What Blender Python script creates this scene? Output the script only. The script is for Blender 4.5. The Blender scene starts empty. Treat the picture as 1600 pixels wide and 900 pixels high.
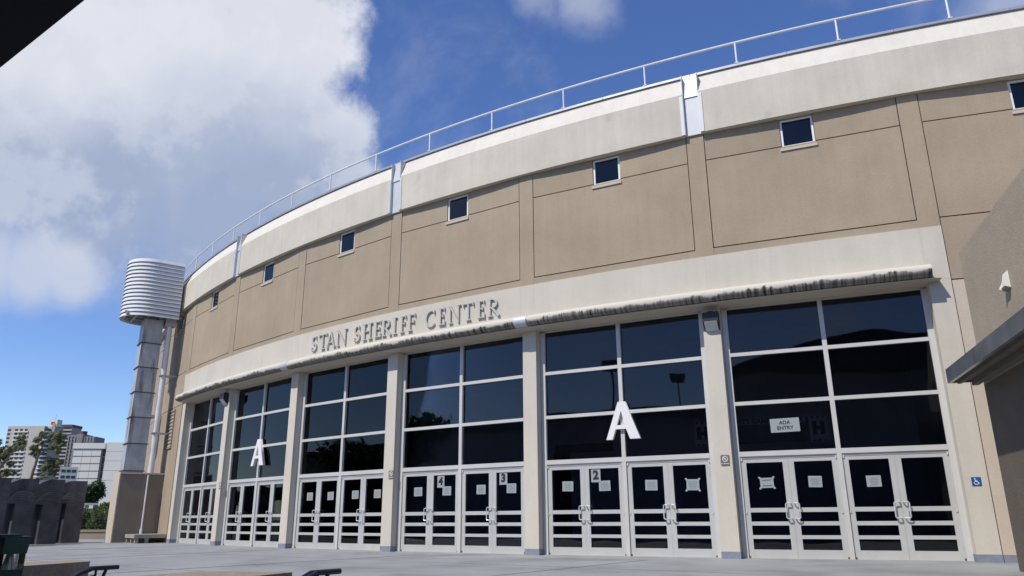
import bpy, bmesh, math, random
import numpy as np
from mathutils import Vector, Matrix
random.seed(7); rng = np.random.default_rng(7)
SC = bpy.context.scene
COL = SC.collection
PI = math.pi

# ------------------------------------------------------------------ camera
R = 53.462            # radius of the drum wall
DT = 0.0920671        # angle between two pilasters
F_PX, CR, CA, CZ, YAW, PITCH, ROLL = 1173.44, 71.3727, 0.228918, 0.87656, 0.627134, 0.297880, -0.006257
CAMP = Vector((CR*math.sin(CA), R-CR*math.cos(CA), CZ))
_d = Vector((-math.sin(YAW)*math.cos(PITCH), math.cos(YAW)*math.cos(PITCH), math.sin(PITCH)))
_r = Vector((math.cos(YAW), math.sin(YAW), 0)); _u = _r.cross(_d)
_r2 = math.cos(ROLL)*_r+math.sin(ROLL)*_u; _u2 = -math.sin(ROLL)*_r+math.cos(ROLL)*_u
cam = bpy.data.cameras.new('camera'); cob = bpy.data.objects.new('camera', cam); COL.objects.link(cob)
m = Matrix((_r2, _u2, -_d)).transposed().to_4x4(); m.translation = CAMP
cob.matrix_world = m
cam.sensor_fit = 'HORIZONTAL'; cam.sensor_width = 36; cam.lens = F_PX/1600*36
cam.clip_start = 0.05; cam.clip_end = 9000
SC.camera = cob
def dirv(px, py):
    return (_d+_r2*((px-800)/F_PX)-_u2*((py-450)/F_PX))
def at(px, py, depth):
    return CAMP+dirv(px, py)*depth

# ------------------------------------------------------------------ light and sky
SUN = Vector((-0.16, -0.60, 0.785)).normalized()
EL = math.asin(SUN.z)
sl = bpy.data.lights.new('sun', 'SUN'); sl.energy = 3.7; sl.angle = math.radians(0.5); sl.color = (1, .935, .83)
so = bpy.data.objects.new('sun', sl); COL.objects.link(so)
so.rotation_euler = (-SUN).to_track_quat('-Z', 'Y').to_euler(); so.location = (0, -40, 60)
SC.view_settings.view_transform = 'Standard'; SC.view_settings.look = 'None'
SC.view_settings.exposure = 0.34; SC.view_settings.gamma = 1
W = bpy.data.worlds.new('World'); SC.world = W; W.use_nodes = True
nt = W.node_tree; N = nt.nodes; LK = nt.links
for n in list(N): N.remove(n)
def wn(t, **k):
    n = N.new(t)
    for a, b in k.items(): setattr(n, a, b)
    return n
def wmath(op, a, b=None, c=None, clamp=False):
    n = N.new('ShaderNodeMath'); n.operation = op; n.use_clamp = clamp
    for i, v in enumerate((a, b, c)):
        if v is None: continue
        if isinstance(v, (int, float)): n.inputs[i].default_value = v
        else: LK.new(v, n.inputs[i])
    return n.outputs[0]
def wmix(f, a, b):
    n = N.new('ShaderNodeMix'); n.data_type = 'RGBA'
    for i, v in ((0, f), (6, a), (7, b)):
        if isinstance(v, tuple): n.inputs[i].default_value = v
        elif isinstance(v, (int, float)): n.inputs[i].default_value = v
        else: LK.new(v, n.inputs[i])
    return n.outputs[2]
def wsmooth(v, a, b):
    n = N.new('ShaderNodeMapRange'); n.interpolation_type = 'SMOOTHSTEP'
    LK.new(v, n.inputs[0]); n.inputs[1].default_value = a; n.inputs[2].default_value = b
    return n.outputs[0]
tc = wn('ShaderNodeTexCoord')
sky = wn('ShaderNodeTexSky'); sky.sky_type = 'NISHITA'; sky.sun_disc = False
sky.sun_elevation = EL; sky.sun_rotation = math.atan2(SUN.x, SUN.y)
sky.air_density = .9; sky.dust_density = 0.1; sky.ozone_density = 4.5
nrm = wn('ShaderNodeVectorMath', operation='NORMALIZE'); LK.new(tc.outputs['Generated'], nrm.inputs[0]); D = nrm.outputs[0]
def wnoise(scale, detail, rough, vec=None, dist=0.0):
    n = wn('ShaderNodeTexNoise'); n.inputs['Scale'].default_value = scale; n.inputs['Detail'].default_value = detail
    n.inputs['Roughness'].default_value = rough; n.inputs['Distortion'].default_value = dist
    LK.new(vec if vec else D, n.inputs['Vector']); return n.outputs[0]
# the cloud layer in true sky directions: a few big cumulus bodies plus wind-torn wisps
fine = wnoise(7, 9, .58); big = wnoise(2.6, 4, .5); wis = wnoise(5.5, 9, .62, dist=.6); vfine = wnoise(24, 6, .6)
def blob(px, py, r_in, r_out):
    v = dirv(px, py).normalized()
    n = wn('ShaderNodeVectorMath', operation='DISTANCE'); LK.new(D, n.inputs[0]); n.inputs[1].default_value = v
    return wmath('MULTIPLY_ADD', n.outputs['Value'], -1.0/(r_out-r_in), r_out/(r_out-r_in))   # 1 inside r_in, 0 at r_out
def wmax(*a):
    o = a[0]
    for b in a[1:]: o = wmath('MAXIMUM', o, b)
    return o
body = wmax(blob(110, 60, .10, .29), blob(250, 150, .07, .20), blob(420, 225, .02, .17), blob(430, 60, .0, .155), blob(-90, 100, .10, .21), blob(500, 285, .0, .10))
body = wmath('MINIMUM', body, 1.1)
n1 = wmath('MULTIPLY_ADD', fine, 1.25, -0.63); n2 = wmath('MULTIPLY_ADD', vfine, .5, -.25)
skirt = wmax(blob(330, 300, .04, .20), blob(160, 290, .04, .16), blob(20, 225, .03, .14), blob(470, 300, .0, .13))
dens_s = wmath('MULTIPLY', wsmooth(wmath('ADD', skirt, wmath('MULTIPLY_ADD', fine, .7, -.35)), .05, .85), .93)
dens = wsmooth(wmath('ADD', wmath('ADD', body, n1), n2), .16, .55)
puff = wmax(blob(110, 425, .0, .06), blob(45, 420, .0, .07), blob(-20, 415, .0, .075), blob(-90, 410, .0, .08))
dens_p = wmath('MULTIPLY', wsmooth(wmath('ADD', puff, wmath('MULTIPLY_ADD', fine, .9, -.45)), .15, .75), .85)
# thin wisps elsewhere
w0 = wsmooth(wis, .50, .78)
wisps = wmath('MULTIPLY', w0, .14)
wtop = wmath('MULTIPLY', wsmooth(wmath('ADD', wmax(blob(835, -6, .0, .06), blob(905, -14, .0, .06), blob(1590, -5, .0, .08)), wmath('MULTIPLY_ADD', fine, 1.9, -.95)), .10, .9), .42)
gen = wmath('MULTIPLY', wsmooth(wmath('ADD', big, wmath('MULTIPLY_ADD', fine, .35, -.17)), .56, .72), .8)
sep = wn('ShaderNodeSeparateXYZ'); LK.new(D, sep.inputs[0])
south = wsmooth(sep.outputs['Y'], .05, -.35)          # the cumulus field goes on behind the viewer
gen = wmath('MULTIPLY', gen, south)
alpha = wmax(dens, dens_s, wisps, wtop, gen)
shade = wsmooth(wmath('ADD', wmax(blob(400, 380, .07, .25), blob(180, 340, .04, .17), blob(20, 300, .0, .14)), wmath('MULTIPLY_ADD', fine, .9, -.45)), .0, .8)
ccol = wmix(shade, (5.3, 5.55, 6.2, 1), (2.75, 3.3, 4.6, 1))
ccol = wmix(wmath('MULTIPLY', wsmooth(wmath('ADD', fine, n2),   .44, .62), .30), ccol, (6.3, 6.5, 7.0, 1))
skyc = wn('ShaderNodeHueSaturation'); skyc.inputs['Hue'].default_value = 0.512; skyc.inputs['Saturation'].default_value = 1.12; skyc.inputs['Value'].default_value = 1.22
LK.new(sky.outputs[0], skyc.inputs['Color'])
fin = wmix(wmath('MULTIPLY', dens_p, .9), wmix(alpha, skyc.outputs[0], ccol), (4.7, 5.05, 5.9, 1))
bg = wn('ShaderNodeBackground'); bg.inputs['Strength'].default_value = 0.105; LK.new(fin, bg.inputs['Color'])
wo = wn('ShaderNodeOutputWorld'); LK.new(bg.outputs[0], wo.inputs[0])

# ------------------------------------------------------------------ materials
MATS = {}
def mat(name, col, rough=.6, metal=0.0, var=.08, scale=2.0, bump=0.0, bscale=60, streak=0.0, spec=.4, stain=None, fvar=0.0, orand=0.0):
    """Principled with world-space tone variation, optional vertical streaks, fine grain and bump."""
    if name in MATS: return MATS[name]
    M = bpy.data.materials.new(name); M.use_nodes = True; t = M.node_tree; n = t.nodes; b = n['Principled BSDF']
    b.inputs['Roughness'].default_value = rough; b.inputs['Metallic'].default_value = metal
    b.inputs['Specular IOR Level'].default_value = spec
    g = n.new('ShaderNodeNewGeometry')
    def noise(sc, det=5, vec=None):
        q = n.new('ShaderNodeTexNoise'); q.inputs['Scale'].default_value = sc; q.inputs['Detail'].default_value = det; q.inputs['Roughness'].default_value = .6
        t.links.new(vec if vec else g.outputs['Position'], q.inputs['Vector']); return q.outputs[0]
    def mr(v, a, b2, c, d):
        q = n.new('ShaderNodeMapRange'); t.links.new(v, q.inputs[0])
        for i, x in enumerate((a, b2, c, d)): q.inputs[i+1].default_value = x
        return q.outputs[0]
    def mul(a, b2):
        q = n.new('ShaderNodeMath'); q.operation = 'MULTIPLY'; t.links.new(a, q.inputs[0]); t.links.new(b2, q.inputs[1]); return q.outputs[0]
    f = mr(noise(scale), .3, .7, 1-var, 1+var)
    if streak:
        mp = n.new('ShaderNodeMapping'); mp.inputs['Scale'].default_value = (5, 5, .35); t.links.new(g.outputs['Position'], mp.inputs[0])
        f = mul(f, mr(noise(1.0, 6, mp.outputs[0]), .35, .65, 1-streak, 1+streak*.5))
    if orand:
        oi = n.new('ShaderNodeObjectInfo'); f = mul(f, mr(oi.outputs['Random'], 0, 1, 1-orand, 1+orand))
    if fvar: f = mul(f, mr(noise(bscale, 3), .3, .7, 1-fvar, 1+fvar))
    vm = n.new('ShaderNodeVectorMath'); vm.operation = 'SCALE'; vm.inputs[0].default_value = col[:3]; t.links.new(f, vm.inputs['Scale'])
    out = vm.outputs[0]
    if stain:
        scol, lo, hi, ssc, zs = stain
        mp = n.new('ShaderNodeMapping'); mp.inputs['Scale'].default_value = (ssc, ssc, ssc*zs); t.links.new(g.outputs['Position'], mp.inputs[0])
        mx = n.new('ShaderNodeMix'); mx.data_type = 'RGBA'; t.links.new(mr(noise(1.0, 7, mp.outputs[0]), lo, hi, 0, 1), mx.inputs[0])
        t.links.new(out, mx.inputs[6]); mx.inputs[7].default_value = (*scol, 1); out = mx.outputs[2]
    t.links.new(out, b.inputs['Base Color'])
    if bump:
        bp = n.new('ShaderNodeBump'); bp.inputs['Strength'].default_value = bump; bp.inputs['Distance'].default_value = .02
        t.links.new(noise(bscale, 4), bp.inputs['Height']); t.links.new(bp.outputs[0], b.inputs['Normal'])
    MATS[name] = M; return M
taupe = mat('taupe_stucco', (.345, .282, .207), .85, var=.10, scale=.55, bump=.35, bscale=45, streak=.035, spec=.2, fvar=.09, orand=.035)
groove = mat('groove_stucco', (.25, .20, .145), .9, var=.1, scale=2, spec=.1)
cream = mat('cream_stucco', (.52, .455, .375), .85, var=.05, scale=.8, bump=.25, bscale=45, streak=.04, spec=.2, fvar=.05)
offwhite = mat('offwhite_concrete', (.535, .50, .43), .8, var=.06, scale=.7, bump=.2, bscale=40, streak=.035, spec=.2, stain=((.33, .31, .27), .68, .82, 1.6, .6), fvar=.04)
fasc = mat('weathered_concrete', (.545, .505, .43), .85, var=.07, scale=.8, bump=.25, bscale=40, streak=.05, spec=.2, stain=((.36, .33, .28), .64, .84, 1.4, .8), fvar=.05)
slope = mat('painted_parapet', (.60, .57, .515), .8, var=.05, scale=.6, bump=.1, bscale=40, streak=.05, spec=.2, fvar=.03)
alu = mat('aluminium_frame', (.53, .525, .505), .45, .1, var=.06, scale=1.5, spec=.5)
doorm = mat('painted_door_frame', (.495, .50, .485), .42, .2, var=.06, scale=1.6, spec=.5, stain=((.42, .40, .36), .63, .8, 2.5, .5))
white = mat('white_paint', (.72, .72, .72), .45, var=.03)
zinc = mat('white_sheet_metal', (.53, .555, .58), .45, .1, var=.05, scale=1.2)
steel = mat('galvanised_rail', (.68, .69, .70), .45, .0, var=.08, scale=3)
capm = mat('cap_flashing', (.42, .42, .44), .4, .5, var=.1, scale=1.5)
baseb = mat('blue_grey_base_paint', (.20, .225, .285), .7, var=.12, scale=5)
paper = mat('paper', (.28, .315, .33), .8, var=.06, scale=25)
inkm = mat('black_ink', (.012, .012, .014), .7)
inkg = mat('grey_ink', (.22, .25, .27), .8)
dark = mat('dark_metal', (.03, .032, .036), .45, .3)
letterm = mat('sign_letter_metal', (.46, .45, .42), .5, .1, var=.06, scale=4)
roofm = mat('roof_membrane', (.30, .29, .28), .9)
inter = mat('lobby_surface', (.48, .50, .55), .8)
def glass_mat(name, tint, refl=1.0):
    M = bpy.data.materials.new(name); M.use_nodes = True; t = M.node_tree; n = t.nodes
    for q in list(n): n.remove(q)
    o = n.new('ShaderNodeOutputMaterial'); tr = n.new('ShaderNodeBsdfTransparent'); tr.inputs[0].default_value = (*tint, 1)
    gl = n.new('ShaderNodeBsdfGlossy'); gl.inputs['Roughness'].default_value = .015; gl.inputs['Color'].default_value = (.93*refl, .97*refl, 1*refl, 1)
    fr = n.new('ShaderNodeFresnel'); fr.inputs[0].default_value = 1.52
    g = n.new('ShaderNodeNewGeometry'); ns = n.new('ShaderNodeTexNoise'); ns.inputs['Scale'].default_value = .55; ns.inputs['Detail'].default_value = 1
    t.links.new(g.outputs['Position'], ns.inputs[0])
    bp = n.new('ShaderNodeBump'); bp.inputs['Strength'].default_value = .03; bp.inputs['Distance'].default_value = .3
    t.links.new(ns.outputs[0], bp.inputs['Height']); t.links.new(bp.outputs[0], gl.inputs['Normal'])
    mx = n.new('ShaderNodeMixShader'); t.links.new(fr.outputs[0], mx.inputs[0]); t.links.new(tr.outputs[0], mx.inputs[1]); t.links.new(gl.outputs[0], mx.inputs[2])
    t.links.new(mx.outputs[0], o.inputs[0]); return M
glass = glass_mat('tinted_glass', (.57, .575, .60), .70)
clear = glass_mat('clear_lens', (.85, .88, .88))

# ------------------------------------------------------------------ mesh helpers
class MB:
    def __init__(s): s.v = []; s.f = []; s.mi = []; s.mat = 0
    def add(s, vs, fs):
        o = len(s.v); s.v += [tuple(x) for x in vs]; s.f += [tuple(i+o for i in f) for f in fs]; s.mi += [s.mat]*len(fs); return s
    def hexa(s, a, b):     # a: four corners of one end loop, b: the matching far loop
        return s.add(list(a)+list(b), [(3, 2, 1, 0), (4, 5, 6, 7), (0, 1, 5, 4), (1, 2, 6, 5), (2, 3, 7, 6), (3, 0, 4, 7)])
    def box(s, x0, x1, y0, y1, z0, z1):
        return s.hexa([(x0, y0, z0), (x1, y0, z0), (x1, y1, z0), (x0, y1, z0)], [(x0, y0, z1), (x1, y0, z1), (x1, y1, z1), (x0, y1, z1)])
    def prism(s, poly, y0, y1):      # outline in x, z pushed from y0 (front) to y1
        n = len(poly); vs = [(x, y0, z) for x, z in poly]+[(x, y1, z) for x, z in poly]
        return s.add(vs, [tuple(range(n)), tuple(range(2*n-1, n-1, -1))]+[(i, i+n, (i+1) % n+n, (i+1) % n) for i in range(n)])
    def plan(s, poly, z0, z1):       # outline in x, y raised from z0 to z1
        n = len(poly); vs = [(x, y, z0) for x, y in poly]+[(x, y, z1) for x, y in poly]
        return s.add(vs, [tuple(range(n-1, -1, -1)), tuple(range(n, 2*n))]+[(i, (i+1) % n, (i+1) % n+n, i+n) for i in range(n)])
    def tube(s, pts, r, n=8, r1=None):
        pts = [Vector(p) for p in pts]; L = len(pts); vs = []; fs = []; ref = None
        for i, p in enumerate(pts):
            t = (pts[min(i+1, L-1)]-pts[max(i-1, 0)]).normalized()
            if ref is None: ref = t.orthogonal().normalized()
            ref = (ref-t*ref.dot(t)).normalized(); b = t.cross(ref)
            rr = r if r1 is None else r+(r1-r)*i/(L-1)
            for k in range(n):
                a = 2*PI*k/n; vs.append(p+ref*(rr*math.cos(a))+b*(rr*math.sin(a)))
        for i in range(L-1):
            for k in range(n): fs.append((i*n+k, i*n+(k+1) % n, (i+1)*n+(k+1) % n, (i+1)*n+k))
        fs.append(tuple(range(n-1, -1, -1))); fs.append(tuple((L-1)*n+k for k in range(n)))
        return s.add(vs, fs)
    def arc(s, k0, k1, prof, n=10, close=True):   # a profile of (radius offset, z) swept along the drum from pilaster coordinate k0 to k1
        m_ = len(prof); vs = []; fs = []
        for i in range(n+1):
            k = k0+(k1-k0)*i/n; a = (3-k)*DT
            for dr, z in prof: vs.append(((R+dr)*math.sin(a), R-(R+dr)*math.cos(a), z))
        for i in range(n):
            for j in range(m_ if close else m_-1): fs.append((i*m_+j, (i+1)*m_+j, (i+1)*m_+(j+1) % m_, i*m_+(j+1) % m_))
        if close: fs.append(tuple(range(m_))); fs.append(tuple(n*m_+j for j in range(m_-1, -1, -1)))
        return s.add(vs, fs)
    def mesh(s, name, mats, smooth=False):
        me = bpy.data.meshes.new(name); me.from_pydata(s.v, [], s.f)
        for q in (mats if isinstance(mats, (list, tuple)) else [mats]): me.materials.append(q)
        if len(set(s.mi)) > 1: me.polygons.foreach_set('material_index', s.mi)
        bm = bmesh.new(); bm.from_mesh(me); bmesh.ops.recalc_face_normals(bm, faces=bm.faces); bm.to_mesh(me); bm.free()
        if smooth: me.polygons.foreach_set('use_smooth', [True]*len(me.polygons)); me.set_sharp_from_angle(angle=math.radians(40))
        me.update(); return me
def link(name, me, parent=None, loc=(0, 0, 0), rz=0.0):
    o = bpy.data.objects.new(name, me); COL.objects.link(o); o.location = loc; o.rotation_euler = (0, 0, rz)
    if parent: o.parent = parent
    return o
def obj(name, mb, mats, parent=None, loc=(0, 0, 0), rz=0.0, smooth=False):
    return link(name, mb.mesh(name, mats, smooth), parent, loc, rz)
def tag(o, label=None, cat=None, group=None, kind=None):
    if label: o['label'] = label
    if cat: o['category'] = cat
    if group: o['group'] = group
    if kind: o['kind'] = kind
    return o
def thing(name, label, cat, loc=(0, 0, 0), rz=0.0, group=None):
    return tag(link(name, None, None, loc, rz), label, cat, group)
def fr(k, dr=0.0, z=0.0):            # a frame on the drum wall: +x to the right along it, +y inward
    a = (3-k)*DT; return (Vector(((R+dr)*math.sin(a), R-(R+dr)*math.cos(a), z)), a)
def text_mesh(txt, size, ext, mt, bold=0.0, cx=True):
    c = bpy.data.curves.new('print', 'FONT'); c.body = txt; c.size = size; c.extrude = ext; c.offset = bold
    c.align_x = 'CENTER' if cx else 'LEFT'; c.align_y = 'CENTER'; c.resolution_u = 3
    o = bpy.data.objects.new('print', c); COL.objects.link(o)
    me = bpy.data.meshes.new_from_object(o.evaluated_get(bpy.context.evaluated_depsgraph_get()))
    bpy.data.objects.remove(o); bpy.data.curves.remove(c)
    for v in me.vertices: x, y, z = v.co; v.co = (x, -z, y)
    me.materials.clear(); me.materials.append(mt); return me
def rect_xz(x0, x1, z0, z1): return [(x0, z0), (x1, z0), (x1, z1), (x0, z1)]

# ------------------------------------------------------------------ setting: ground
conc = mat('plaza_paint', (.262, .275, .285), .62, var=.10, scale=.35, bump=.08, bscale=25, spec=.35, stain=((.165, .172, .176), .48, .72, .45, 1), fvar=.06)
lowc = mat('lower_paving', (.25, .25, .245), .8, var=.1, scale=.6)
soil = mat('far_ground', (.09, .10, .05), .9, var=.3, scale=.05)
g = MB(); n = 64; g.add([(0, 0, -1.6)]+[(6000*math.cos(2*PI*i/n), 6000*math.sin(2*PI*i/n), -1.6) for i in range(n)], [(0, i+1, (i+1) % n+1) for i in range(n)])
tag(obj('ground', g, soil), kind='structure')
PY = -11.0
WL = [at(-150, 843.5, 37.5), at(205, 841.5, 37.5)]
g = MB(); g.plan([(-36.5, -11.0), (6.2, PY), (6.2, PY+.3), (9.1, PY+.3), (9.1, PY), (45, PY), (45, 60), (-60, 60), (-46, 8)], -1.5, 0)
tag(obj('plaza', g, conc), kind='structure')
g = MB(); g.plan([(-80, -11.02), (-80, -45), (60, -45), (60, -11.02)], -1.5, -.72)
tag(obj('lower_paving', g, lowc), kind='structure')
jm = mat('joint_sealant', (.20, .21, .215), .8)
for (x0, y0, x1, y1) in [(-30, -3.35, 14.6, -3.35), (2.2, -11, 2.2, -.6), (8.4, -10.7, 8.4, -.4), (-4.0, -11, -4.0, -.4), (-30, -7.6, 14.6, -7.6), (-10.5, -11, -10.5, .6)]:
    g = MB(); w = .011
    if y0 == y1: g.box(x0, x1, y0-w, y0+w, .001, .004)
    else: g.box(x0-w, x0+w, y0, y1, .001, .005)
    tag(obj('paving_joint', g, jm), kind='structure')

# ------------------------------------------------------------------ the arena
arena = thing('arena_building', 'long curved beige arena with white fascia and six tall glazed entrance bays', 'arena')
def bay_frame(b): return fr(b-.5)
# shared meshes, in the frame of a bay or of a pilaster
HB = R*math.sin(DT/2); PW = .218; GRV = .021; PX = HB-PW-GRV; YF = .052
def slab_mesh(name, x0, x1, z0, z1, mt, y0=YF, y1=.15): return MB().box(x0, x1, y0, y1, z0, z1).mesh(name, mt)
JU, JL, TB, FB = 9.60, 7.225, 7.02, 10.345
WX = .395
me_up_l = slab_mesh('wall_panel', -PX, -WX, JU+.014, FB+.25, taupe); me_up_r = slab_mesh('wall_panel', WX, PX, JU+.014, FB+.25, taupe)
bm_main = MB().box(-PX, PX, YF, .15, JL+.014, JU-.014)
me_main = bm_main.mesh('wall_panel', taupe)
me_strip = slab_mesh('wall_panel', -PX-GRV, PX+GRV, TB+.004, JL-.014, taupe, YF+.001)
me_mid = slab_mesh('wall_panel', -PX, PX, 5.784, JL-.014, taupe); me_low_t = slab_mesh('wall_panel', -PX, PX, 0, 5.756, taupe); me_low_c = slab_mesh('wall_panel', -PX, PX, 0, 5.756, cream)
me_pil = MB().box(-PW, PW, 0, .14, TB+.003, FB+.25).mesh('pilaster', taupe)
me_pil_low = MB().box(-PW, PW, 0, .14, 0, FB+.25).mesh('pilaster', taupe)
# small square windows
fw = MB(); a0, a1, z0, z1, t_ = -WX+.012, WX-.012, JU-.04, FB-.03, .05
z0 = JU-.035
for q in ((a0, a0+t_, z0, z1), (a1-t_, a1, z0, z1), (a0+t_, a1-t_, z0, z0+t_), (a0+t_, a1-t_, z1-t_, z1)): fw.box(q[0], q[1], .085, .15, q[2], q[3])
me_wf = fw.mesh('window', white); me_wp = MB().box(a0+t_, a1-t_, .115, .125, z0+t_, z1-t_).mesh('pane', glass_mat('dark_window_glass', (.02, .022, .03)))
me_ws = MB().hexa([(-WX-.03, .02, z0-.10), (WX+.03, .02, z0-.10), (WX+.03, .15, z0-.10), (-WX-.03, .15, z0-.10)], [(-WX-.03, .02, z0-.035), (WX+.03, .02, z0-.035), (WX+.03, .15, z0-.003), (-WX-.03, .15, z0-.003)]).mesh('sill', cream)
for b in range(-2, 12):
    P, a = bay_frame(b)
    def put(name, me): return link(name, me, arena, P, a)
    put('wall_panel', me_up_l); put('wall_panel', me_up_r); put('wall_panel', me_main)
    w = put('window', me_wf); link('pane', me_wp, w); link('sill', me_ws, w)
    if 1 <= b <= 6: put('wall_panel', me_strip)
    else:
        put('wall_panel', me_mid); put('wall_panel', me_low_c if b <= 0 else me_low_t)
        if b <= 0: put('base_band', MB().box(-PX, PX, YF-.006, YF+.02, .0, .145).mesh('base_band', baseb))
for k in range(-2, 12):
    P, a = fr(k); link('pilaster', me_pil if 0 <= k <= 6 else me_pil_low, arena, P, a)
bk = MB(); bk.arc(-2.6, -.04, [(-.14, 0), (-.14, 12), (-.5, 12), (-.5, 0)], 20); bk.arc(-.04, 6.04, [(-.14, 5.8), (-.14, 12), (-.5, 12), (-.5, 5.8)], 40); bk.arc(6.04, 11.6, [(-.14, 0), (-.14, 12), (-.5, 12), (-.5, 0)], 30)
obj('backing_wall', bk, groove, arena)
# rest of the drum, out of sight
rw = MB(); rw.arc(11.6, 2*PI/DT-2.6, [(-.05, 0), (-.05, 12), (-.5, 12), (-.5, 0)], 80); obj('rear_wall', rw, taupe, arena)
rf = MB(); nn = 120; rf.add([(0, R, 12.4)]+[((R-.3)*math.sin(2*PI*i/nn), R-(R-.3)*math.cos(2*PI*i/nn), 11.98) for i in range(nn)], [(0, i+1, (i+1) % nn+1) for i in range(nn)]); obj('roof', rf, roofm, arena)
# fascia, sloping parapet, flashing: one length between two downspout boxes
for k in range(-3, 12, 2):
    k0, k1 = k+.043, k+2-.043
    f = MB(); f.arc(k0, k1, [(.13, FB), (.13, 11.53), (-.2, 11.53), (-.2, FB)], 24); obj('fascia_panel', f, fasc, arena)
    f = MB(); f.arc(k0, k1, [(.13, 11.533), (-.12, 12.135), (-.3, 12.135), (-.3, 11.533)], 24); obj('parapet_slope', f, slope, arena)
for i in range(-6, 23):
    f = MB(); f.arc(i*.5+.0012, i*.5+.4988, [(-.06, 12.14), (-.06, 12.205), (-.085, 12.215), (-.5, 12.215), (-.5, 12.14)], 6); obj('parapet_cap', f, capm, arena)
sp = MB(); x = .205
sp.box(-x+.015, x-.015, -.05, .1, FB+.005, 11.50)          # face of the box, set back between its cheeks
face_me = sp.mesh('downspout_box', zinc)
hd = MB(); hd.hexa([(-x+.012, -.075, 11.45), (x-.012, -.075, 11.45), (x-.012, .1, 11.45), (-x+.012, .1, 11.45)], [(-x+.012, .02, 12.13), (x-.012, .02, 12.13), (x-.012, .1, 12.13), (-x+.012, .1, 12.13)])
hd_me = hd.mesh('hopper', zinc)
ck = MB()
for s in (-1, 1):
    ck.hexa([(s*x, -.137, FB), (s*(x-.012), -.137, FB), (s*(x-.012), .1, FB), (s*x, .1, FB)], [(s*x, -.137, 11.5), (s*(x-.012), -.137, 11.5), (s*(x-.012), .1, 11.5), (s*x, .1, 11.5)])
    ck.hexa([(s*x, -.137, 11.5), (s*(x-.012), -.137, 11.5), (s*(x-.012), .1, 11.5), (s*x, .1, 11.5)], [(s*x, -.137, 12.11), (s*(x-.012), -.137, 12.11), (s*(x-.012), .12, 12.12), (s*x, .12, 12.12)])
    ck.box(min(s*x, s*(x+.085)), max(s*x, s*(x+.085)), -.147, -.131, FB+.01, 11.48)
ck_me = ck.mesh('flange', mat('sheet_metal_flange', (.56, .575, .59), .45, .1, var=.05, scale=1.2))
for k in (-1, 1, 3, 5, 7, 9):
    P, a = fr(k); d = link('downspout_box', face_me, arena, P, a); link('hopper', hd_me, d); link('flange', ck_me, d)
# white band over the entrance with its bullnose canopy
for k0, k1 in ((-.0443, .0443), (.0447, 1), (1.0004, 1.956), (1.9565, 2.0435), (2.044, 3), (3.0004, 3.956), (3.9565, 4.0435), (4.044, 5), (5.0004, 5.956), (5.9565, 6.0435)):
    f = MB(); f.arc(k0, k1, [(.022, 5.80), (.022, TB), (-.1, TB), (-.1, 5.80)], 8 if k1-k0 > .2 else 2); obj('band_panel', f, offwhite, arena)
lipm = bpy.data.materials.new('streaked_bullnose'); lipm.use_nodes = True
t = lipm.node_tree; nn_ = t.nodes; b = nn_['Principled BSDF']; b.inputs['Roughness'].default_value = .85
ge = nn_.new('ShaderNodeNewGeometry'); sx = nn_.new('ShaderNodeSeparateXYZ'); t.links.new(ge.outputs['Position'], sx.inputs[0])
def tn(sc, mpv, det=5, rg=.65):
    mp = nn_.new('ShaderNodeMapping'); mp.inputs['Scale'].default_value = mpv; t.links.new(ge.outputs['Position'], mp.inputs[0])
    q = nn_.new('ShaderNodeTexNoise'); q.inputs['Scale'].default_value = sc; q.inputs['Detail'].default_value = det; q.inputs['Roughness'].default_value = rg; t.links.new(mp.outputs[0], q.inputs[0]); return q.outputs[0]
def tm(op, a_, b_, c_=None, clamp=False):
    q = nn_.new('ShaderNodeMath'); q.operation = op; q.use_clamp = clamp
    for i, v in enumerate((a_, b_, c_)):
        if v is None: continue
        if isinstance(v, (int, float)): q.inputs[i].default_value = v
        else: t.links.new(v, q.inputs[i])
    return q.outputs[0]
ang = tm('MULTIPLY', tm('ARCTAN2', sx.outputs['X'], tm('SUBTRACT', R, sx.outputs['Y'])), R)
cmb = nn_.new('ShaderNodeCombineXYZ'); t.links.new(ang, cmb.inputs[0]); t.links.new(sx.outputs['Z'], cmb.inputs[2])
def tna(sc, mpv, det, rg):
    mp = nn_.new('ShaderNodeMapping'); mp.inputs['Scale'].default_value = mpv; t.links.new(cmb.outputs[0], mp.inputs[0])
    q = nn_.new('ShaderNodeTexNoise'); q.inputs['Scale'].default_value = sc; q.inputs['Detail'].default_value = det; q.inputs['Roughness'].default_value = rg; t.links.new(mp.outputs[0], q.inputs[0]); return q.outputs[0]
st = tna(14, (1, 1, .10), 5, .65); patch = tn(.9, (1, 1, 1), 3); blot = tn(5, (1, 1, .6), 5)
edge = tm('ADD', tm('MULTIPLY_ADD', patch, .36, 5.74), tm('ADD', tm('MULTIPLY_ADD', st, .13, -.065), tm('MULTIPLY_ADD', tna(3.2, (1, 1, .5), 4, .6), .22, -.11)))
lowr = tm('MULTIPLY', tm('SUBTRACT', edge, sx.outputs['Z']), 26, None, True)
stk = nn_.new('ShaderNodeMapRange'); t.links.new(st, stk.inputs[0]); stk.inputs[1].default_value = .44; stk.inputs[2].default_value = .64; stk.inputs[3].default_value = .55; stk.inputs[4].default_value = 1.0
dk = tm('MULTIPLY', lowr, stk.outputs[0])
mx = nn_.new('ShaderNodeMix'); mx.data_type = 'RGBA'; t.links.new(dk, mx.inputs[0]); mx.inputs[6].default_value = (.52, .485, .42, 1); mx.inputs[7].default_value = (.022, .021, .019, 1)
mx2 = nn_.new('ShaderNodeMix'); mx2.data_type = 'RGBA'
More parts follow.
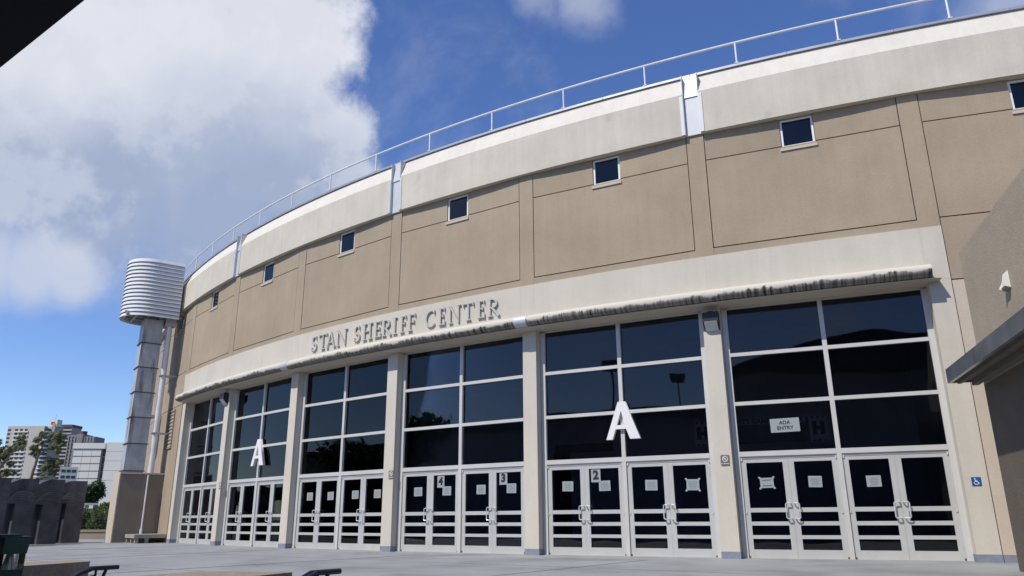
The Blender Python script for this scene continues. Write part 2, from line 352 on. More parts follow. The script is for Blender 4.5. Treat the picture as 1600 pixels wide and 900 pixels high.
sm = nn_.new('ShaderNodeMapRange'); t.links.new(blot, sm.inputs[0]); sm.inputs[1].default_value = .60; sm.inputs[2].default_value = .75; sm.inputs[4].default_value = .45
t.links.new(sm.outputs[0], mx2.inputs[0]); t.links.new(mx.outputs[2], mx2.inputs[6]); mx2.inputs[7].default_value = (.30, .28, .24, 1)
t.links.new(mx2.outputs[2], b.inputs['Base Color'])
def lip_prof(rad, z=5.925, r0=.30):
    return [(.0, z+rad)]+[(r0+rad*math.sin(q), z+rad*math.cos(q)) for q in [PI*i/10 for i in range(11)]]+[(.0, z-rad)]
for k0, k1 in ((.036, 1.962), (2.038, 3.962), (4.038, 5.955)):
    f = MB(); f.arc(k0, k1, lip_prof(.142), 30); obj('canopy_bullnose', f, lipm, arena, smooth=True)
for k in (2, 4):
    f = MB(); f.arc(k-.0375, k+.0375, lip_prof(.154), 4); obj('canopy_sleeve', f, mat('zinc_sleeve', (.52, .54, .56), .45, .2, var=.06, scale=3), arena, smooth=True)
f = MB(); f.arc(-.0, 5.955, [(.29, 5.752), (.29, 5.767), (-.6, 5.767), (-.6, 5.752)], 60); obj('soffit', f, cream, arena)
f = MB(); f.arc(.0, 6.0, [(-.36, 5.70), (-.36, 5.751), (-.5, 5.751), (-.5, 5.70)], 60); obj('head_frame', f, alu, arena)
# columns and end jambs
cw = .204
me_col = MB().box(-cw, cw, .08, .60, 0, 5.751).mesh('column', offwhite); me_cb = MB().box(-cw-.006, cw+.006, .074, .606, 0, .15).mesh('base_band', baseb)
for k in range(1, 6):
    P, a = fr(k); c = link('column', me_col, arena, P, a); link('base_band', me_cb, c)
for k, s in ((0, 1), (6, -1)):
    P, a = fr(k); yj = -.022 if k == 0 else .03
    c = obj('jamb', MB().box(-.218, .218, yj, .60, 0, 5.797), offwhite, arena, P, a); obj('base_band', MB().box(-.224, .224, yj-.006, .606, 0, .15), baseb, c)
P, a = fr(0); obj('joint_strip', MB().box(.2185, .2435, .02, .06, .02, 5.78), mat('rusty_joint', (.24, .165, .115), .9, var=.3, scale=6), arena, P, a)
# glazed bays
GY = .40
XJ, XM = 2.105, .05
T1, T2, T3, T4 = 2.255, 3.41, 4.573, 5.70
cf = MB()
for s in (-1, 1):
    cf.box(min(s*XJ, s*2.232), max(s*XJ, s*2.232), GY-.045, GY+.08, 0, T4)
cf.box(-XM, XM, GY-.05, GY+.08, 0, T4)
for zt, h in ((T1, .055), (T2, .042), (T3, .042)):
    for x0, x1 in ((-XJ, -XM), (XM, XJ)): cf.box(x0, x1, GY-.052, GY+.08, zt-h, zt+h)
for x0, x1 in ((-XJ, -XM), (XM, XJ)): cf.box(x0, x1, GY-.02, GY+.08, 2.145, T1-.055)
me_cf = cf.mesh('curtain_wall_frame', alu)
me_pn = {}
def pane_me(z0, z1, w):
    key = (round(z0, 3), round(w, 3))
    if key not in me_pn: me_pn[key] = MB().box(0, w, GY+.022, GY+.03, z0, z1).mesh('pane', glass)
    return me_pn[key]
LW = (XJ-XM)/2-.004
lv = [(.03, .19), (.415, .492), (.695, .78), (.977, 1.07), (2.06, 2.14)]
lf = MB(); S = .118
for x0, x1 in ((0, S), (LW-S, LW)): lf.box(x0, x1, GY-.012, GY+.045, .012, 2.14)
for z0, z1 in lv: lf.box(S, LW-S, GY-.010, GY+.043, z0 if z0 > .05 else .012, z1)
me_leaf = lf.mesh('door', doorm)
hw = MB()
for x0 in (.012, LW-.042): hw.box(x0, x0+.03, GY-.032, GY-.012, 2.11, 2.17)
me_hw_l = MB().box(.008, .04, GY-.035, GY-.012, 2.10, 2.165).box(.012, .042, GY-.03, GY-.012, .95, 1.0).mesh('hinge', alu)
me_hw_r = MB().box(LW-.04, LW-.008, GY-.035, GY-.012, 2.10, 2.165).box(LW-.042, LW-.012, GY-.03, GY-.012, .95, 1.0).mesh('hinge', alu)
me_piv = MB().box(.0, .035, GY-.03, GY-.011, .0, .055).mesh('pivot', mat('rusty_pivot', (.09, .06, .045), .7)); me_piv_r = MB().box(LW-.035, LW, GY-.03, GY-.011, .0, .055).mesh('pivot', MATS['rusty_pivot'])
def handle(s, xm):
    h = MB(); y = GY-.012; yo = GY-.085; g_ = xm+s*.105; a_ = xm
    h.tube([(a_, y, 1.165), (a_, yo+.02, 1.165), (a_+s*.02, yo, 1.165), (g_-s*.02, yo, 1.165), (g_, yo, 1.145), (g_, yo, .86), (g_-s*.02, yo, .84), (a_+s*.02, yo, .84), (a_, yo+.02, .84), (a_, y, .84)], .0135, 7)
    return h.mesh('handle', mat('handle_metal', (.72, .73, .74), .3, .5), True)
me_h = {0: handle(-1, LW-.035), 1: handle(1, .035)}
for bnum in range(1, 7):
    P, a = bay_frame(bnum)
    c = link('curtain_wall_frame', me_cf, arena, P, a)
    for x0, x1 in ((-XJ, -XM), (XM, XJ)):
        for z0, z1 in ((T1+.055, T2-.042), (T2+.042, T3-.042), (T3+.042, T4)):
            link('pane', pane_me(z0, z1, x1-x0), c, (x0, 0, 0))
    for pair in (-XJ, XM):
        for i in (0, 1):
            xo = pair+.004+i*(LW+.003)
            off = Matrix.Rotation(a, 4, 'Z') @ Vector((xo, 0, 0))
            dd = link('door', me_leaf, arena, P+off, a)
            for j in range(4): link('pane', pane_me(lv[j][1], lv[j+1][0], LW-2*S), dd, (S, 0, 0))
            link('handle', me_h[i], dd); link('hinge', me_hw_r if i else me_hw_l, dd); link('pivot', me_piv_r if i else me_piv, dd)
    obj('threshold', MB().box(-2.23, 2.23, GY-.10, GY+.1, 0, .012), mat('threshold_metal', (.40, .39, .36), .5, .4), arena, P, a)
# lobby behind the glass
lb = MB(); lb.arc(-.04, 6.04, [(-7.5, .004), (-.47, .004), (-.47, -.05), (-7.5, -.05)], 30); lb.arc(-.04, 6.04, [(-7.5, 5.76), (-.5, 5.76), (-.5, 5.9), (-7.5, 5.9)], 30)
lb.arc(-.04, 6.04, [(-7.5, 0), (-7.5, 5.8), (-7.6, 5.8), (-7.6, 0)], 30)
for k in (-.05, 6.05):
    lb.arc(k-.01, k+.01, [(-7.5, 0), (-.6, 0), (-.6, 5.8), (-7.5, 5.8)], 1)
obj('lobby', lb, inter, arena)

# ------------------------------------------------------------------ louvre vent on the left end wall
P, a = bay_frame(7); P = P+Matrix.Rotation(a, 4, 'Z') @ Vector((.46, 0, 0)); v = tag(obj('louvre_vent', MB().box(-.62, -.56, -.005, .14, 3.95, 5.66).box(.56, .62, -.005, .14, 3.95, 5.66).box(-.56, .56, -.005, .14, 3.95, 4.0).box(-.56, .56, -.005, .14, 5.60, 5.66).box(-.56, .56, .035, .05, 4.0, 5.6), [taupe], None, P, a), 'tall louvred vent with beige blades in the wall left of the doors', 'vent')
v.data.materials.clear(); v.data.materials.append(taupe)
sl_me = MB().hexa([(-.558, .0, .0), (.558, .0, .0), (.558, .012, .0), (-.558, .012, .0)], [(-.558, .026, .058), (.558, .026, .058), (.558, .036, .058), (-.558, .036, .058)]).mesh('slat', mat('vent_blade', (.40, .355, .29), .6))
for i in range(10): link('slat', sl_me, v, (0, 0, 4.03+i*.158))
obj('dark_opening', MB().box(-.557, .557, .044, .047, 4.0, 5.6), inkm, v)

# ------------------------------------------------------------------ roof railing
rl = thing('roof_railing', 'thin pale metal guard railing running along the arena roof edge', 'railing')
pst = MB().tube([(0, 0, 12.21), (0, 0, 12.84)], .024, 8).box(-.05, .05, -.05, .05, 12.213, 12.235).mesh('post', steel, True)
for i in range(-5, 22):
    P, a = fr(.25+.5*i, -.10); link('post', pst, rl, P, a)
f = MB(); pts = [fr(-2.5+.125*i, -.10, 12.85)[0] for i in range(int(13.5/.125))]; f.tube(pts, .031, 8); obj('rail', f, steel, rl, smooth=True)

# ------------------------------------------------------------------ name sign of the arena
def stroke(mb, pts, w, y0, y1):
    L_, R_ = [], []
    n = len(pts)
    for i, (x, z) in enumerate(pts):
        xa, za = pts[max(i-1, 0)]; xb, zb = pts[min(i+1, n-1)]; dx, dz = xb-xa, zb-za; q = math.hypot(dx, dz) or 1
        ww = w[i] if isinstance(w, (list, tuple)) else w
        L_.append((x-dz/q*ww/2, z+dx/q*ww/2)); R_.append((x+dz/q*ww/2, z-dx/q*ww/2))
    vs = [(x, y0, z) for x, z in L_]+[(x, y0, z) for x, z in R_]+[(x, y1, z) for x, z in L_]+[(x, y1, z) for x, z in R_]
    fs = []
    for i in range(n-1):
        fs += [(i, i+1, n+i+1, n+i), (2*n+i, 3*n+i, 3*n+i+1, 2*n+i+1), (i, 2*n+i, 2*n+i+1, i+1), (n+i, n+i+1, 3*n+i+1, 3*n+i)]
    fs += [(0, n, 3*n, 2*n), (n-1, 3*n-1, 4*n-1, 2*n-1)]
    mb.add(vs, fs)
def arcpts(cx, cz, rx, rz, a0, a1, n=12): return [(cx+rx*math.cos(math.radians(a0+(a1-a0)*i/n)), cz+rz*math.sin(math.radians(a0+(a1-a0)*i/n))) for i in range(n+1)]
TK, TH = .092, .042          # thick and thin strokes in units of the letter height
def letter(ch, w, h):
    mb = MB(); st_ = []
    aw = w/h
    def V(x, t=TK, z0=0, z1=1): st_.append(([(x, z0), (x, z1)], t))
    def H(z, x0, x1, t=TH): st_.append(([(x0, z), (x1, z)], t))
    def ser(x, z, ln=.16): st_.append(([(x-ln, z), (x+ln, z)], .05))
    def vs_(x, z0, z1, ln=.07): st_.append(([(x, z0), (x, z1)], .05))
    e = .025
    if ch == 'T': V(aw/2); H(1-.045, 0, aw); ser(aw/2, e); vs_(.02, .8, 1); vs_(aw-.02, .8, 1)
    elif ch == 'I': V(aw/2); ser(aw/2, e); ser(aw/2, 1-e)
    elif ch == 'H':
        x0, x1 = .16, aw-.16; V(x0); V(x1); H(.52, x0, x1)
        for x in (x0, x1): ser(x, e); ser(x, 1-e)
    elif ch in 'EF':
        x0 = .15; V(x0); H(1-.045, 0.02, aw-.04); H(.53, x0, aw-.12); vs_(aw-.04, .8, 1); vs_(aw-.12, .44, .62)
        if ch == 'E': H(.045, .02, aw); vs_(aw-.01, 0, .22)
        else: ser(x0, e)
    elif ch == 'N':
        x0, x1 = .13, aw-.13; V(x0, TH); V(x1, TH); st_.append(([(x0-.02, 1), (x1, .0)], TK)); ser(x0, e, .13); ser(x1, 1-e, .13); st_.append(([(x0-.14, 1-e), (x0, 1-e)], .05))
    elif ch == 'A':
        x0, x1 = .08, aw-.1; st_.append(([(x0, 0), (aw/2-.02, 1)], TH)); st_.append(([(aw/2-.03, 1), (x1, 0)], TK)); H(.34, x0+.12, x1-.12); ser(x0, e, .11); ser(x1, e, .13)
    elif ch == 'C':
        p = arcpts(aw*.55, .5, aw*.5, .46, 48, 318, 18); st_.append((p, [.05+.06*abs(math.sin(math.pi*i/18)) for i in range(19)])); vs_(aw*.88, .72, .97)
    elif ch == 'S':
        p = arcpts(aw*.5, .73, aw*.36, .225, 35, 270, 10)+arcpts(aw*.5, .275, aw*.40, .235, 85, -150, 10); st_.append((p, [.045+.065*math.sin(math.pi*i/21) for i in range(22)])); vs_(aw*.82, .74, .97); vs_(aw*.1, .03, .27)
    elif ch == 'R':
        x0 = .15; V(x0); ser(x0, e); st_.append(([(.02, 1-.04), (x0+.1, 1-.04)], .08))
        p = [(x0, .95)]+arcpts(x0+.16, .72, max(.2, aw*.36), .23, 90, -90, 10)+[(x0, .49)]; st_.append((p, [.055]*3+[.11]*7+[.055]*3)); st_.append(([(x0+.14, .48), (aw, 0)], .12)); st_.append(([(aw-.13, e), (aw+.05, e)], .05))
    for i, (p, t_) in enumerate(st_):
        q = [((x-aw/2)*h, z*h) for x, z in p]
        tt = [v*h for v in t_] if isinstance(t_, list) else t_*h
        stroke(mb, q, tt, -.078-.0012*i, -.038+.0007*i)
    return mb.mesh('letter', letterm)
LET = [('S', 3.787, 3.726), ('T', 3.706, 3.615), ('A', 3.624, 3.523), ('N', 3.518, 3.406), ('S', 3.340, 3.280), ('H', 3.260, 3.165), ('E', 3.152, 3.087), ('R', 3.081, 2.998), ('I', 2.986, 2.948), ('F', 2.924, 2.869), ('F', 2.858, 2.792), ('C', 2.717, 2.632), ('E', 2.616, 2.561), ('N', 2.539, 2.443), ('T', 2.433, 2.350), ('E', 2.330, 2.274), ('R', 2.259, 2.176)]
sg = thing('building_sign', 'raised serif metal capitals reading STAN SHERIFF CENTER on the white band', 'sign')
for ch, k0, k1 in LET:
    P, a = fr((k0+k1)/2, 0, 6.285); link('letter', letter(ch, (k0-k1)*4.93*.92, .525), sg, P, a)

# ------------------------------------------------------------------ big white A letters in front of the glass
def big_a(k, label):
    P, a = fr(k, -.31, 2.735); w, h = .885, .925
    out = [(0, 0), (.185, 0), (.285, .27), (.595, .27), (.70, .0), (1.0, .0), (.60, 1.0), (.385, 1.0)]
    hole = [(.325, .375), (.555, .375), (.47, .76)]
    bm = bmesh.new()
    c = bpy.data.curves.new('outline', 'CURVE'); c.dimensions = '2D'; c.fill_mode = 'BOTH'; c.extrude = .045
    for poly in (out, hole):
        s = c.splines.new('POLY'); s.points.add(len(poly)-1); s.use_cyclic_u = True
        for q, (x, z) in zip(s.points, poly): q.co = ((x-.5)*w, z*h, 0, 1)
    o = bpy.data.objects.new('outline', c); COL.objects.link(o)
    me = bpy.data.meshes.new_from_object(o.evaluated_get(bpy.context.evaluated_depsgraph_get())); bpy.data.objects.remove(o); bm.free()
    for v_ in me.vertices: x, y, z = v_.co; v_.co = (x, -z, y)
    me.materials.clear(); me.materials.append(white)
    o = tag(link('gate_letter', me, None, P, a), label, 'letter sign', 'large gate letters on the glass')
    for x, z in ((-.36, .08), (.32, .08), (-.02, .9)): obj('standoff', MB().tube([(x, .045, z), (x, .09, z)], .012, 6), alu, o)
big_a(1.492, 'larger white letter A, hung over the doors of the fifth bay')
big_a(4.487, 'smaller looking white letter A, hung over the doors of the second bay')

# ------------------------------------------------------------------ papers and signs on doors
def on_glass(k, z, dr=-GY+.0155):
    b_ = int(math.floor(k))+1; P, a = bay_frame(b_); x = -(k-(b_-.5))*4.885
    return P+Matrix.Rotation(a, 4, 'Z') @ Vector((x, GY+.012, z)), a
def notice(k, z, w, h, label, tilt=0.0, tape=False, lines=4):
    P, a = on_glass(k, z)
    g_ = MB().box(-w/2, w/2, 0, .003, -h/2, h/2)
    if tape:
        for sx_ in (-1, 1):
            for sz in (-1, 1):
                cx_, cz_ = sx_*w/2, sz*h/2; d_ = .033
                g_.prism([(cx_-d_*1.2, cz_+sx_*sz*-d_*.4), (cx_+sx_*0, cz_-d_), (cx_+d_*1.2, cz_+sx_*sz*d_*.4), (cx_, cz_+d_)], -.002, -.0005)
    o = tag(obj('notice', g_, paper, None, P, a), label, 'notice', 'paper notices on the entrance doors')
    o.rotation_euler.y = tilt
    p = MB(); z_ = h*.28
    for i in range(lines):
        ww = w*random.uniform(.5, .78); p.box(-ww/2, ww/2, -.004, -.0031, z_-h*.028, z_+h*.02); z_ -= h*.56/max(lines-1, 1)
    obj('printing', p, inkg if lines > 2 else inkm, o)
    return o
NT = [(3.815, 1.60, 'first leaf from the left in the third bay'), (3.599, 1.595, 'second leaf from the left in the third bay'), (3.356, 1.605, 'third leaf from the left in the third bay'), (3.150, 1.61, 'fourth leaf from the left in the third bay'),
      (2.814, 1.627, 'first leaf from the left in the fourth bay'), (2.601, 1.628, 'second leaf of fourth bay, below number four'), (2.360, 1.634, 'third leaf from the left in the fourth bay'), (2.158, 1.643, 'fourth leaf of fourth bay, below number three'),
      (1.818, 1.65, 'first leaf from the left in the fifth bay'), (1.614, 1.64, 'second leaf of fifth bay, below number two'), (1.369, 1.626, 'third leaf from the left in the fifth bay')]
for k, z, w_ in NT: notice(k, z, .30, .245, 'small pale paper notice on the '+w_, random.uniform(-.03, .03), False, 5)
notice(1.163, 1.61, .30, .25, 'pale notice with taped corners on the fourth leaf of the fifth bay', .02, True, 5)
notice(.822, 1.612, .29, .22, 'grey notice with two dark lines and taped corners, on the rightmost bay', -.02, True, 2)
notice(.614, 1.617, .28, .24, 'pale notice with a folded top edge, second leaf of the rightmost bay', .03, False, 5)
notice(.374, 1.60, .29, .235, 'pale paper notice, third leaf of the rightmost bay', -.01, False, 5)
notice(4.115, 1.62, .24, .27, 'pale notice on the rightmost leaf of the second bay, beside the column', 0, False, 5)
for ch, k, z, wd in (('2', 1.660, 1.895, 'two, nearest the larger letter A'), ('4', 2.645, 1.886, 'four, leftmost of the number sheets'), ('3', 2.21, 1.906, 'three, just left of a column')):
    P, a = on_glass(k, z); o = tag(obj('door_number', MB().box(-.125, .125, -.004, -.001, -.165, .165), paper, None, P, a), 'white sheet with the black numeral '+wd, 'number sign', 'door number sheets')
    link('numeral', text_mesh(ch, .29, .0015, inkm, .014), o, (0, -.0065, .0))
P, a = fr(.716, -GY-.015+.035, 2.872); o = tag(obj('paper_sign', MB().box(-.315, .315, 0, .004, -.155, .155), paper, None, P, a), 'white paper sign reading ADA ENTRY in the tall window above the right doors', 'sign')
o.rotation_euler.y = -.015
link('lettering', text_mesh('ADA', .115, .001, inkm, .002), o, (.0, -.003, .055)); link('lettering', text_mesh('ENTRY', .115, .001, inkm, .002), o, (0, -.003, -.065))
# plates on the columns
sgm = mat('grey_sign_plate', (.13, .125, .12), .5)
def nosmoke(k, label, x=0.0):
    P, a = fr(k, -.08, 2.115); off = Matrix.Rotation(a, 4, 'Z') @ Vector((x, 0, 0))
    c = .02; w, h = .10, .122
    o = tag(obj('no_smoking_sign', MB().prism([(-w+c, -h), (w-c, -h), (w, -h+c), (w, h-c), (w-c, h), (-w+c, h), (-w, h-c), (-w, -h+c)], -.008, 0), sgm, None, P+off, a), label, 'sign', 'no smoking signs on the columns')
    p = MB(); stroke(p, arcpts(0, .035, .058, .058, 0, 360, 20), .013, -.0105, -.0082); stroke(p, [(-.042, .076), (.042, -.006)], .012, -.0112, -.0084)
    p.box(-.038, .022, -.0100, -.0081, .026, .040)
    obj('symbol', p, white, o); link('lettering', text_mesh('NO SMOKING', .028, .0008, white, .0008), o, (0, -.0095, -.072)); 
nosmoke(.99, 'small grey no smoking plate on the column beside the rightmost bay'); nosmoke(2.975, 'small grey no smoking plate on the column between third and fourth bays'); nosmoke(4.965, 'small grey no smoking plate on the far left column by the first bay')
P, a = fr(-.001, .022, 1.53); o = tag(obj('accessible_sign', MB().box(-.086, .086, -.006, 0, -.088, .088), mat('sign_blue', (.015, .075, .26), .5), None, P, a), 'small blue square wheelchair sign on the white wall by the right doors', 'sign')
p = MB(); p.prism(arcpts(-.022, .056, .011, .011, 0, 330, 11), -.008, -.0062); stroke(p, [(-.022, .042), (-.016, .002), (.022, -.002)], .014, -.0082, -.0063); stroke(p, [(.020, -.002), (.038, -.038), (.052, -.034)], .012, -.0086, -.0064); stroke(p, arcpts(-.005, -.022, .037, .034, 150, 375, 14), .010, -.0079, -.0065); stroke(p, [(-.02, .024), (.018, .022)], .010, -.0084, -.0066)
obj('symbol', p, white, o)
# floodlights under the canopy
def flood(k, label):
    P, a = fr(k, -.08, 5.16)
    o = thing('floodlight', label, 'floodlight', P, a, 'floodlights on the columns')
    hb = MB(); hb.prism([(-.0, 0)]*0 or [(-.185, .20), (.185, .20), (.185, .42), (-.185, .42)], -.20, 0); hb.hexa([(-.185, -.20, .20), (.185, -.20, .20), (.185, 0, .0), (-.185, 0, .0)], [(-.185, -.20, .201), (.185, -.20, .201), (.185, 0, .201), (-.185, 0, .201)])
    obj('housing', hb, dark, o)
    ln = MB(); ln.hexa([(-.15, -.205, .19), (.15, -.205, .19), (.15, -.02, .0), (-.15, -.02, .0)], [(-.15, -.213, .185), (.15, -.213, .185), (.15, -.035, -.018), (-.15, -.035, -.018)])
    obj('lens', ln, mat('frosted_lens', (.55, .56, .55), .3), o); obj('bracket', MB().box(-.06, .06, -.12, .0, .42, .46), dark, o)
flood(.996, 'dark boxy floodlight with pale lens on the column beside the rightmost bay'); flood(5.02, 'dark boxy floodlight on the far left column between first and second bays')
# hanging banner and column banner inside the lobby
bl = mat('banner_board', (.10, .12, .15), .6); bp_ = mat('banner_white', (.60, .63, .68), .7)
P, a = fr(.848, -1.0, 2.825); o = tag(obj('sponsor_board', MB().box(-1.52, 1.52, 0, .08, -.27, .27), bl, None, P, a), 'long grey board with TONIGHT\'S GAME SPONSOR and H panels behind the glass', 'board')
for x in (-1.325, 1.325):
    p = obj('end_panel', MB().box(x-.205, x+.205, -.02, -.002, -.29, .29), bp_, o)
    link('lettering', text_mesh('H', .36, .002, inkm, .03), p, (x, -.024, 0))
    tr_ = MB()
    for s in (-1, 1):
        for q in (-.12, 0, .12): tr_.prism([(x+q-.04, s*.28), (x+q+.04, s*.28), (x+q, s*.23)], -.0235, -.021)
    obj('trim_mark', tr_, inkm, p)
link('lettering', text_mesh("TONIGHT'S GAME SPONSOR", .155, .002, inkm, .003), obj('header_strip', MB().box(-1.06, 1.06, -.012, -.001, .16, .295), bp_, o), (0, -.016, .228))
P, a = fr(1.92, -1.0, .45); o = tag(obj('pillar_banner', MB().box(-.2, .2, 0, .2, 0, 2.1), mat('navy_banner', (.02, .03, .07), .6), None, P, a), 'navy upright banner with ENTERPRISE reading upwards behind the glass door', 'banner')
me = text_mesh('ENTERPRISE', .21, .002, mat('banner_print', (.16, .20, .28), .7), .006)
for v_ in me.vertices: x, y, z = v_.co; v_.co = (-z, y, x*.78)
link('lettering', me, o, (.0, -.006, 1.27))
P, a = fr(1.78, -1.0, 2.64); tag(obj('red_board', MB().box(-.82, .82, 0, .06, -.11, .11), mat('dark_red', (.16, .025, .02), .7), None, P, a), 'long dark red board hanging behind the glass of the fifth bay', 'board')

# ------------------------------------------------------------------ plant at the left end: louvred screen, duct, pipes, block, bench
duct = mat('duct_sheet', (.40, .42, .445), .5, .1, var=.14, scale=2.0, streak=.10, stain=((.15, .105, .075), .55, .70, 3.6, .13))
flm = mat('duct_flange', (.09, .08, .075), .6, .3)
P, a = fr(6.42)
blk = thing('wall_block', 'tan rendered wall block projecting from the arena, with a duct standing on it', 'wall', P, a)
obj('block', MB().box(-1.55, 0, -1.70, .1, 0, 2.83), mat('block_render', (.20, .172, .142), .85, var=.10, scale=.8, bump=.3, bscale=40, streak=.05), blk); obj('coping', MB().box(-1.58, .03, -1.73, .1, 2.832, 2.90), cream, blk)
obj('sunlit_end_sheet', MB().box(-1.50, -.0, -1.745, -1.702, 0, 2.83), cream, blk)  # pale sheet paints the sunlit brightness onto this end face
du = thing('exhaust_duct', 'rust streaked grey sheet metal duct of stacked sections rising to the louvred screen', 'duct', P, a)
zs = [2.98, 4.15, 5.30, 6.42, 7.55, 8.68, 9.82]
for i in range(6):
    s = obj('duct_section', MB().box(-.92, -.10, -1.62, -.80, zs[i]+.012, zs[i+1]-.012), duct, du)
    obj('flange', MB().box(-.965, -.055, -1.665, -.755, zs[i]-.022, zs[i]+.011), flm, s)
obj('plinth', MB().box(-.90, -.12, -1.60, -.82, 2.902, 2.957), duct, du)
# horseshoe shaped screen of slats
scn = thing('louvred_screen', 'pale horseshoe shaped screen of horizontal slats at the top of the duct', 'louvre', P, a)
cx0, hw_, ro = -.60, 1.12, 1.48
def shoe(off):
    pts = [(cx0+hw_-off, -.28)]+[(cx0+(hw_-off)*math.cos(q), -ro-(hw_-off)*math.sin(q)) for q in [PI*i/22 for i in range(23)]]+[(cx0-hw_+off, -.28)]
    return pts
def ribbon(prof):            # profile of (inset, z)
    mb = MB(); loops = [shoe(o_) for o_, z in prof]; n = len(loops[0]); m_ = len(prof)
    vs = [(loops[j][i][0], loops[j][i][1], prof[j][1]) for i in range(n) for j in range(m_)]
    fs = [(i*m_+j, (i+1)*m_+j, (i+1)*m_+(j+1) % m_, i*m_+(j+1) % m_) for i in range(n-1) for j in range(m_)]+[tuple(range(m_)), tuple((n-1)*m_+j for j in range(m_-1, -1, -1))]
    return mb.add(vs, fs)
slm = mat('screen_slat', (.60, .605, .615), .7, .0, var=.05, scale=1)
sme = ribbon([(.0, 0), (.0, .03), (.055, .172), (.068, .172), (.068, .155), (.02, .0)]).mesh('slat', slm, False)
for i in range(15): link('slat', sme, scn, (0, 0, 9.80+i*.183))
obj('core', ribbon([(.085, 9.85), (.085, 12.5), (.11, 12.5), (.11, 9.85)]), mat('screen_back', (.55, .56, .58), .8), scn)
obj('top_sheet', MB().plan(shoe(.16), 12.44, 12.48), slm, scn)
fm = MB()
for y in (-.5, -1.0, -1.5, -2.0, -2.4): fm.box(cx0-hw_+.2, cx0+hw_-.2, y-.04, y+.04, 9.86, 9.94)
for x in (-1.2, -.6, 0.05): fm.box(x-.04, x+.04, -2.5, -.05, 9.941, 10.02)
obj('floor_frame', fm, mat('frame_steel', (.40, .41, .43), .5, .3), scn)
pp = thing('downpipe', 'thick white vertical pipe running up beside the duct', 'pipe', P, a)
pm = mat('pipe_paint', (.66, .67, .68), .4, .1)
obj('pipe', MB().tube([(-.10, -.52, 2.90), (-.10, -.52, 9.55)], .125, 14), pm, pp, smooth=True); obj('pipe_head', MB().box(-.30, .10, -.74, -.30, 9.55, 9.95), duct, pp)
for z in (4.6, 7.2): obj('clamp', MB().box(-.25, .05, -.67, .08, z, z+.06), duct, pp)
cd = tag(obj('conduit', MB().tube([(.06, -.62, .36), (.06, -.62, 2.80)], .035, 8).tube([(.06, -.62, .34), (.06, -.62, .55)], .06, 8), pm, None, P, a, True), 'slim pale conduit on the tan wall block, coming down to the bench', 'pipe')
bn = thing('concrete_bench', 'low grey concrete bench slab on stub legs beside the tan wall block', 'bench', *fr(6.23))
cm = mat('bench_concrete', (.30, .285, .25), .85, var=.15, scale=2, bump=.3, bscale=30)
obj('slab', MB().box(-.88, .92, -1.22, -.02, .20, .345), cm, bn)
for x in (-.78, .08, .80):
    for y in (-1.1, -.72): obj('leg', MB().box(x-.07, x+.07, y-.07, y+.07, 0, .20), cm, bn)
P, a = fr(6.9); sc_ = thing('wall_lamp', 'pale rounded wall fixture jutting out behind the duct', 'lamp', P, a)
obj('arm', MB().box(-.1, .1, -1.05, .05, 5.55, 5.7), cream, sc_); obj('shade', MB().tube([(0, -1.05, 5.3), (0, -1.05, 5.95)], .26, 12), cream, sc_, smooth=True)

# ------------------------------------------------------------------ side building on the right
QX, QY = 15.20, -.58; wa = math.atan2(-.949, .316)
sb = thing('side_building', 'taupe rendered side building at the right edge with a metal edged canopy', 'building', (QX, QY, 0), wa)
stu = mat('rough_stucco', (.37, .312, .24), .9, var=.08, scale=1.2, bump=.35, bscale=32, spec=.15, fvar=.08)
# local +x runs from the far corner towards the viewer, +y lies to its left = away from the plaza side
sgn = 1
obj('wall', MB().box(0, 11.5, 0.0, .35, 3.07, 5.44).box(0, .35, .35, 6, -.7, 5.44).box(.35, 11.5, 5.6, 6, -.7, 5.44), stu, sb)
obj('roof', MB().box(.0, 11.5, 0, 6, 5.441, 5.52), stu, sb)
zf = mat('canopy_flashing', (.30, .32, .34), .32, .75, var=.22, scale=2.2, stain=((.10, .11, .12), .60, .75, 1.3, .5))
obj('lower_wall', MB().box(0, 11.5, 0.0, .349, -.7, 3.069), mat('canopy_shade_render', (.135, .112, .09), .9, var=.10, scale=1.2, bump=.35, bscale=32, spec=.15, fvar=.08), sb)  # shade under the canopy is put into this darker wall colour
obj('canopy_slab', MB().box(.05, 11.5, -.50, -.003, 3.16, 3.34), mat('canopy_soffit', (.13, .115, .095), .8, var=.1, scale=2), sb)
for i in range(6):
    obj('flashing', MB().box(.0+i*1.9, 1.9+i*1.9-.01, -.56, -.503, 3.125, 3.375), zf, sb)
obj('flashing', MB().box(-.01, .047, -.502, -.003, 3.125, 3.375), zf, sb)
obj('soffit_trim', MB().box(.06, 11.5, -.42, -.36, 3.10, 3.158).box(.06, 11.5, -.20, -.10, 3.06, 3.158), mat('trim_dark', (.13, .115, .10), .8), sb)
wl = thing('wall_sconce', 'small white wedge wall light on the taupe side building', 'wall light', (QX, QY, 0), wa)
sm_ = mat('sconce_paint', (.72, .72, .68), .4)
ws = MB(); ws.hexa([(2.14, -.003, 4.19), (2.32, -.003, 4.19), (2.32, -.085, 4.22), (2.14, -.085, 4.22)], [(2.14, -.003, 4.46), (2.32, -.003, 4.46), (2.32, -.03, 4.44), (2.14, -.03, 4.44)])
obj('body', ws, sm_, wl); obj('side_fin', MB().hexa([(2.10, -.003, 4.15), (2.137, -.003, 4.15), (2.137, -.11, 4.21), (2.10, -.11, 4.21)], [(2.10, -.003, 4.38), (2.137, -.003, 4.38), (2.137, -.02, 4.38), (2.10, -.02, 4.38)]), sm_, wl)
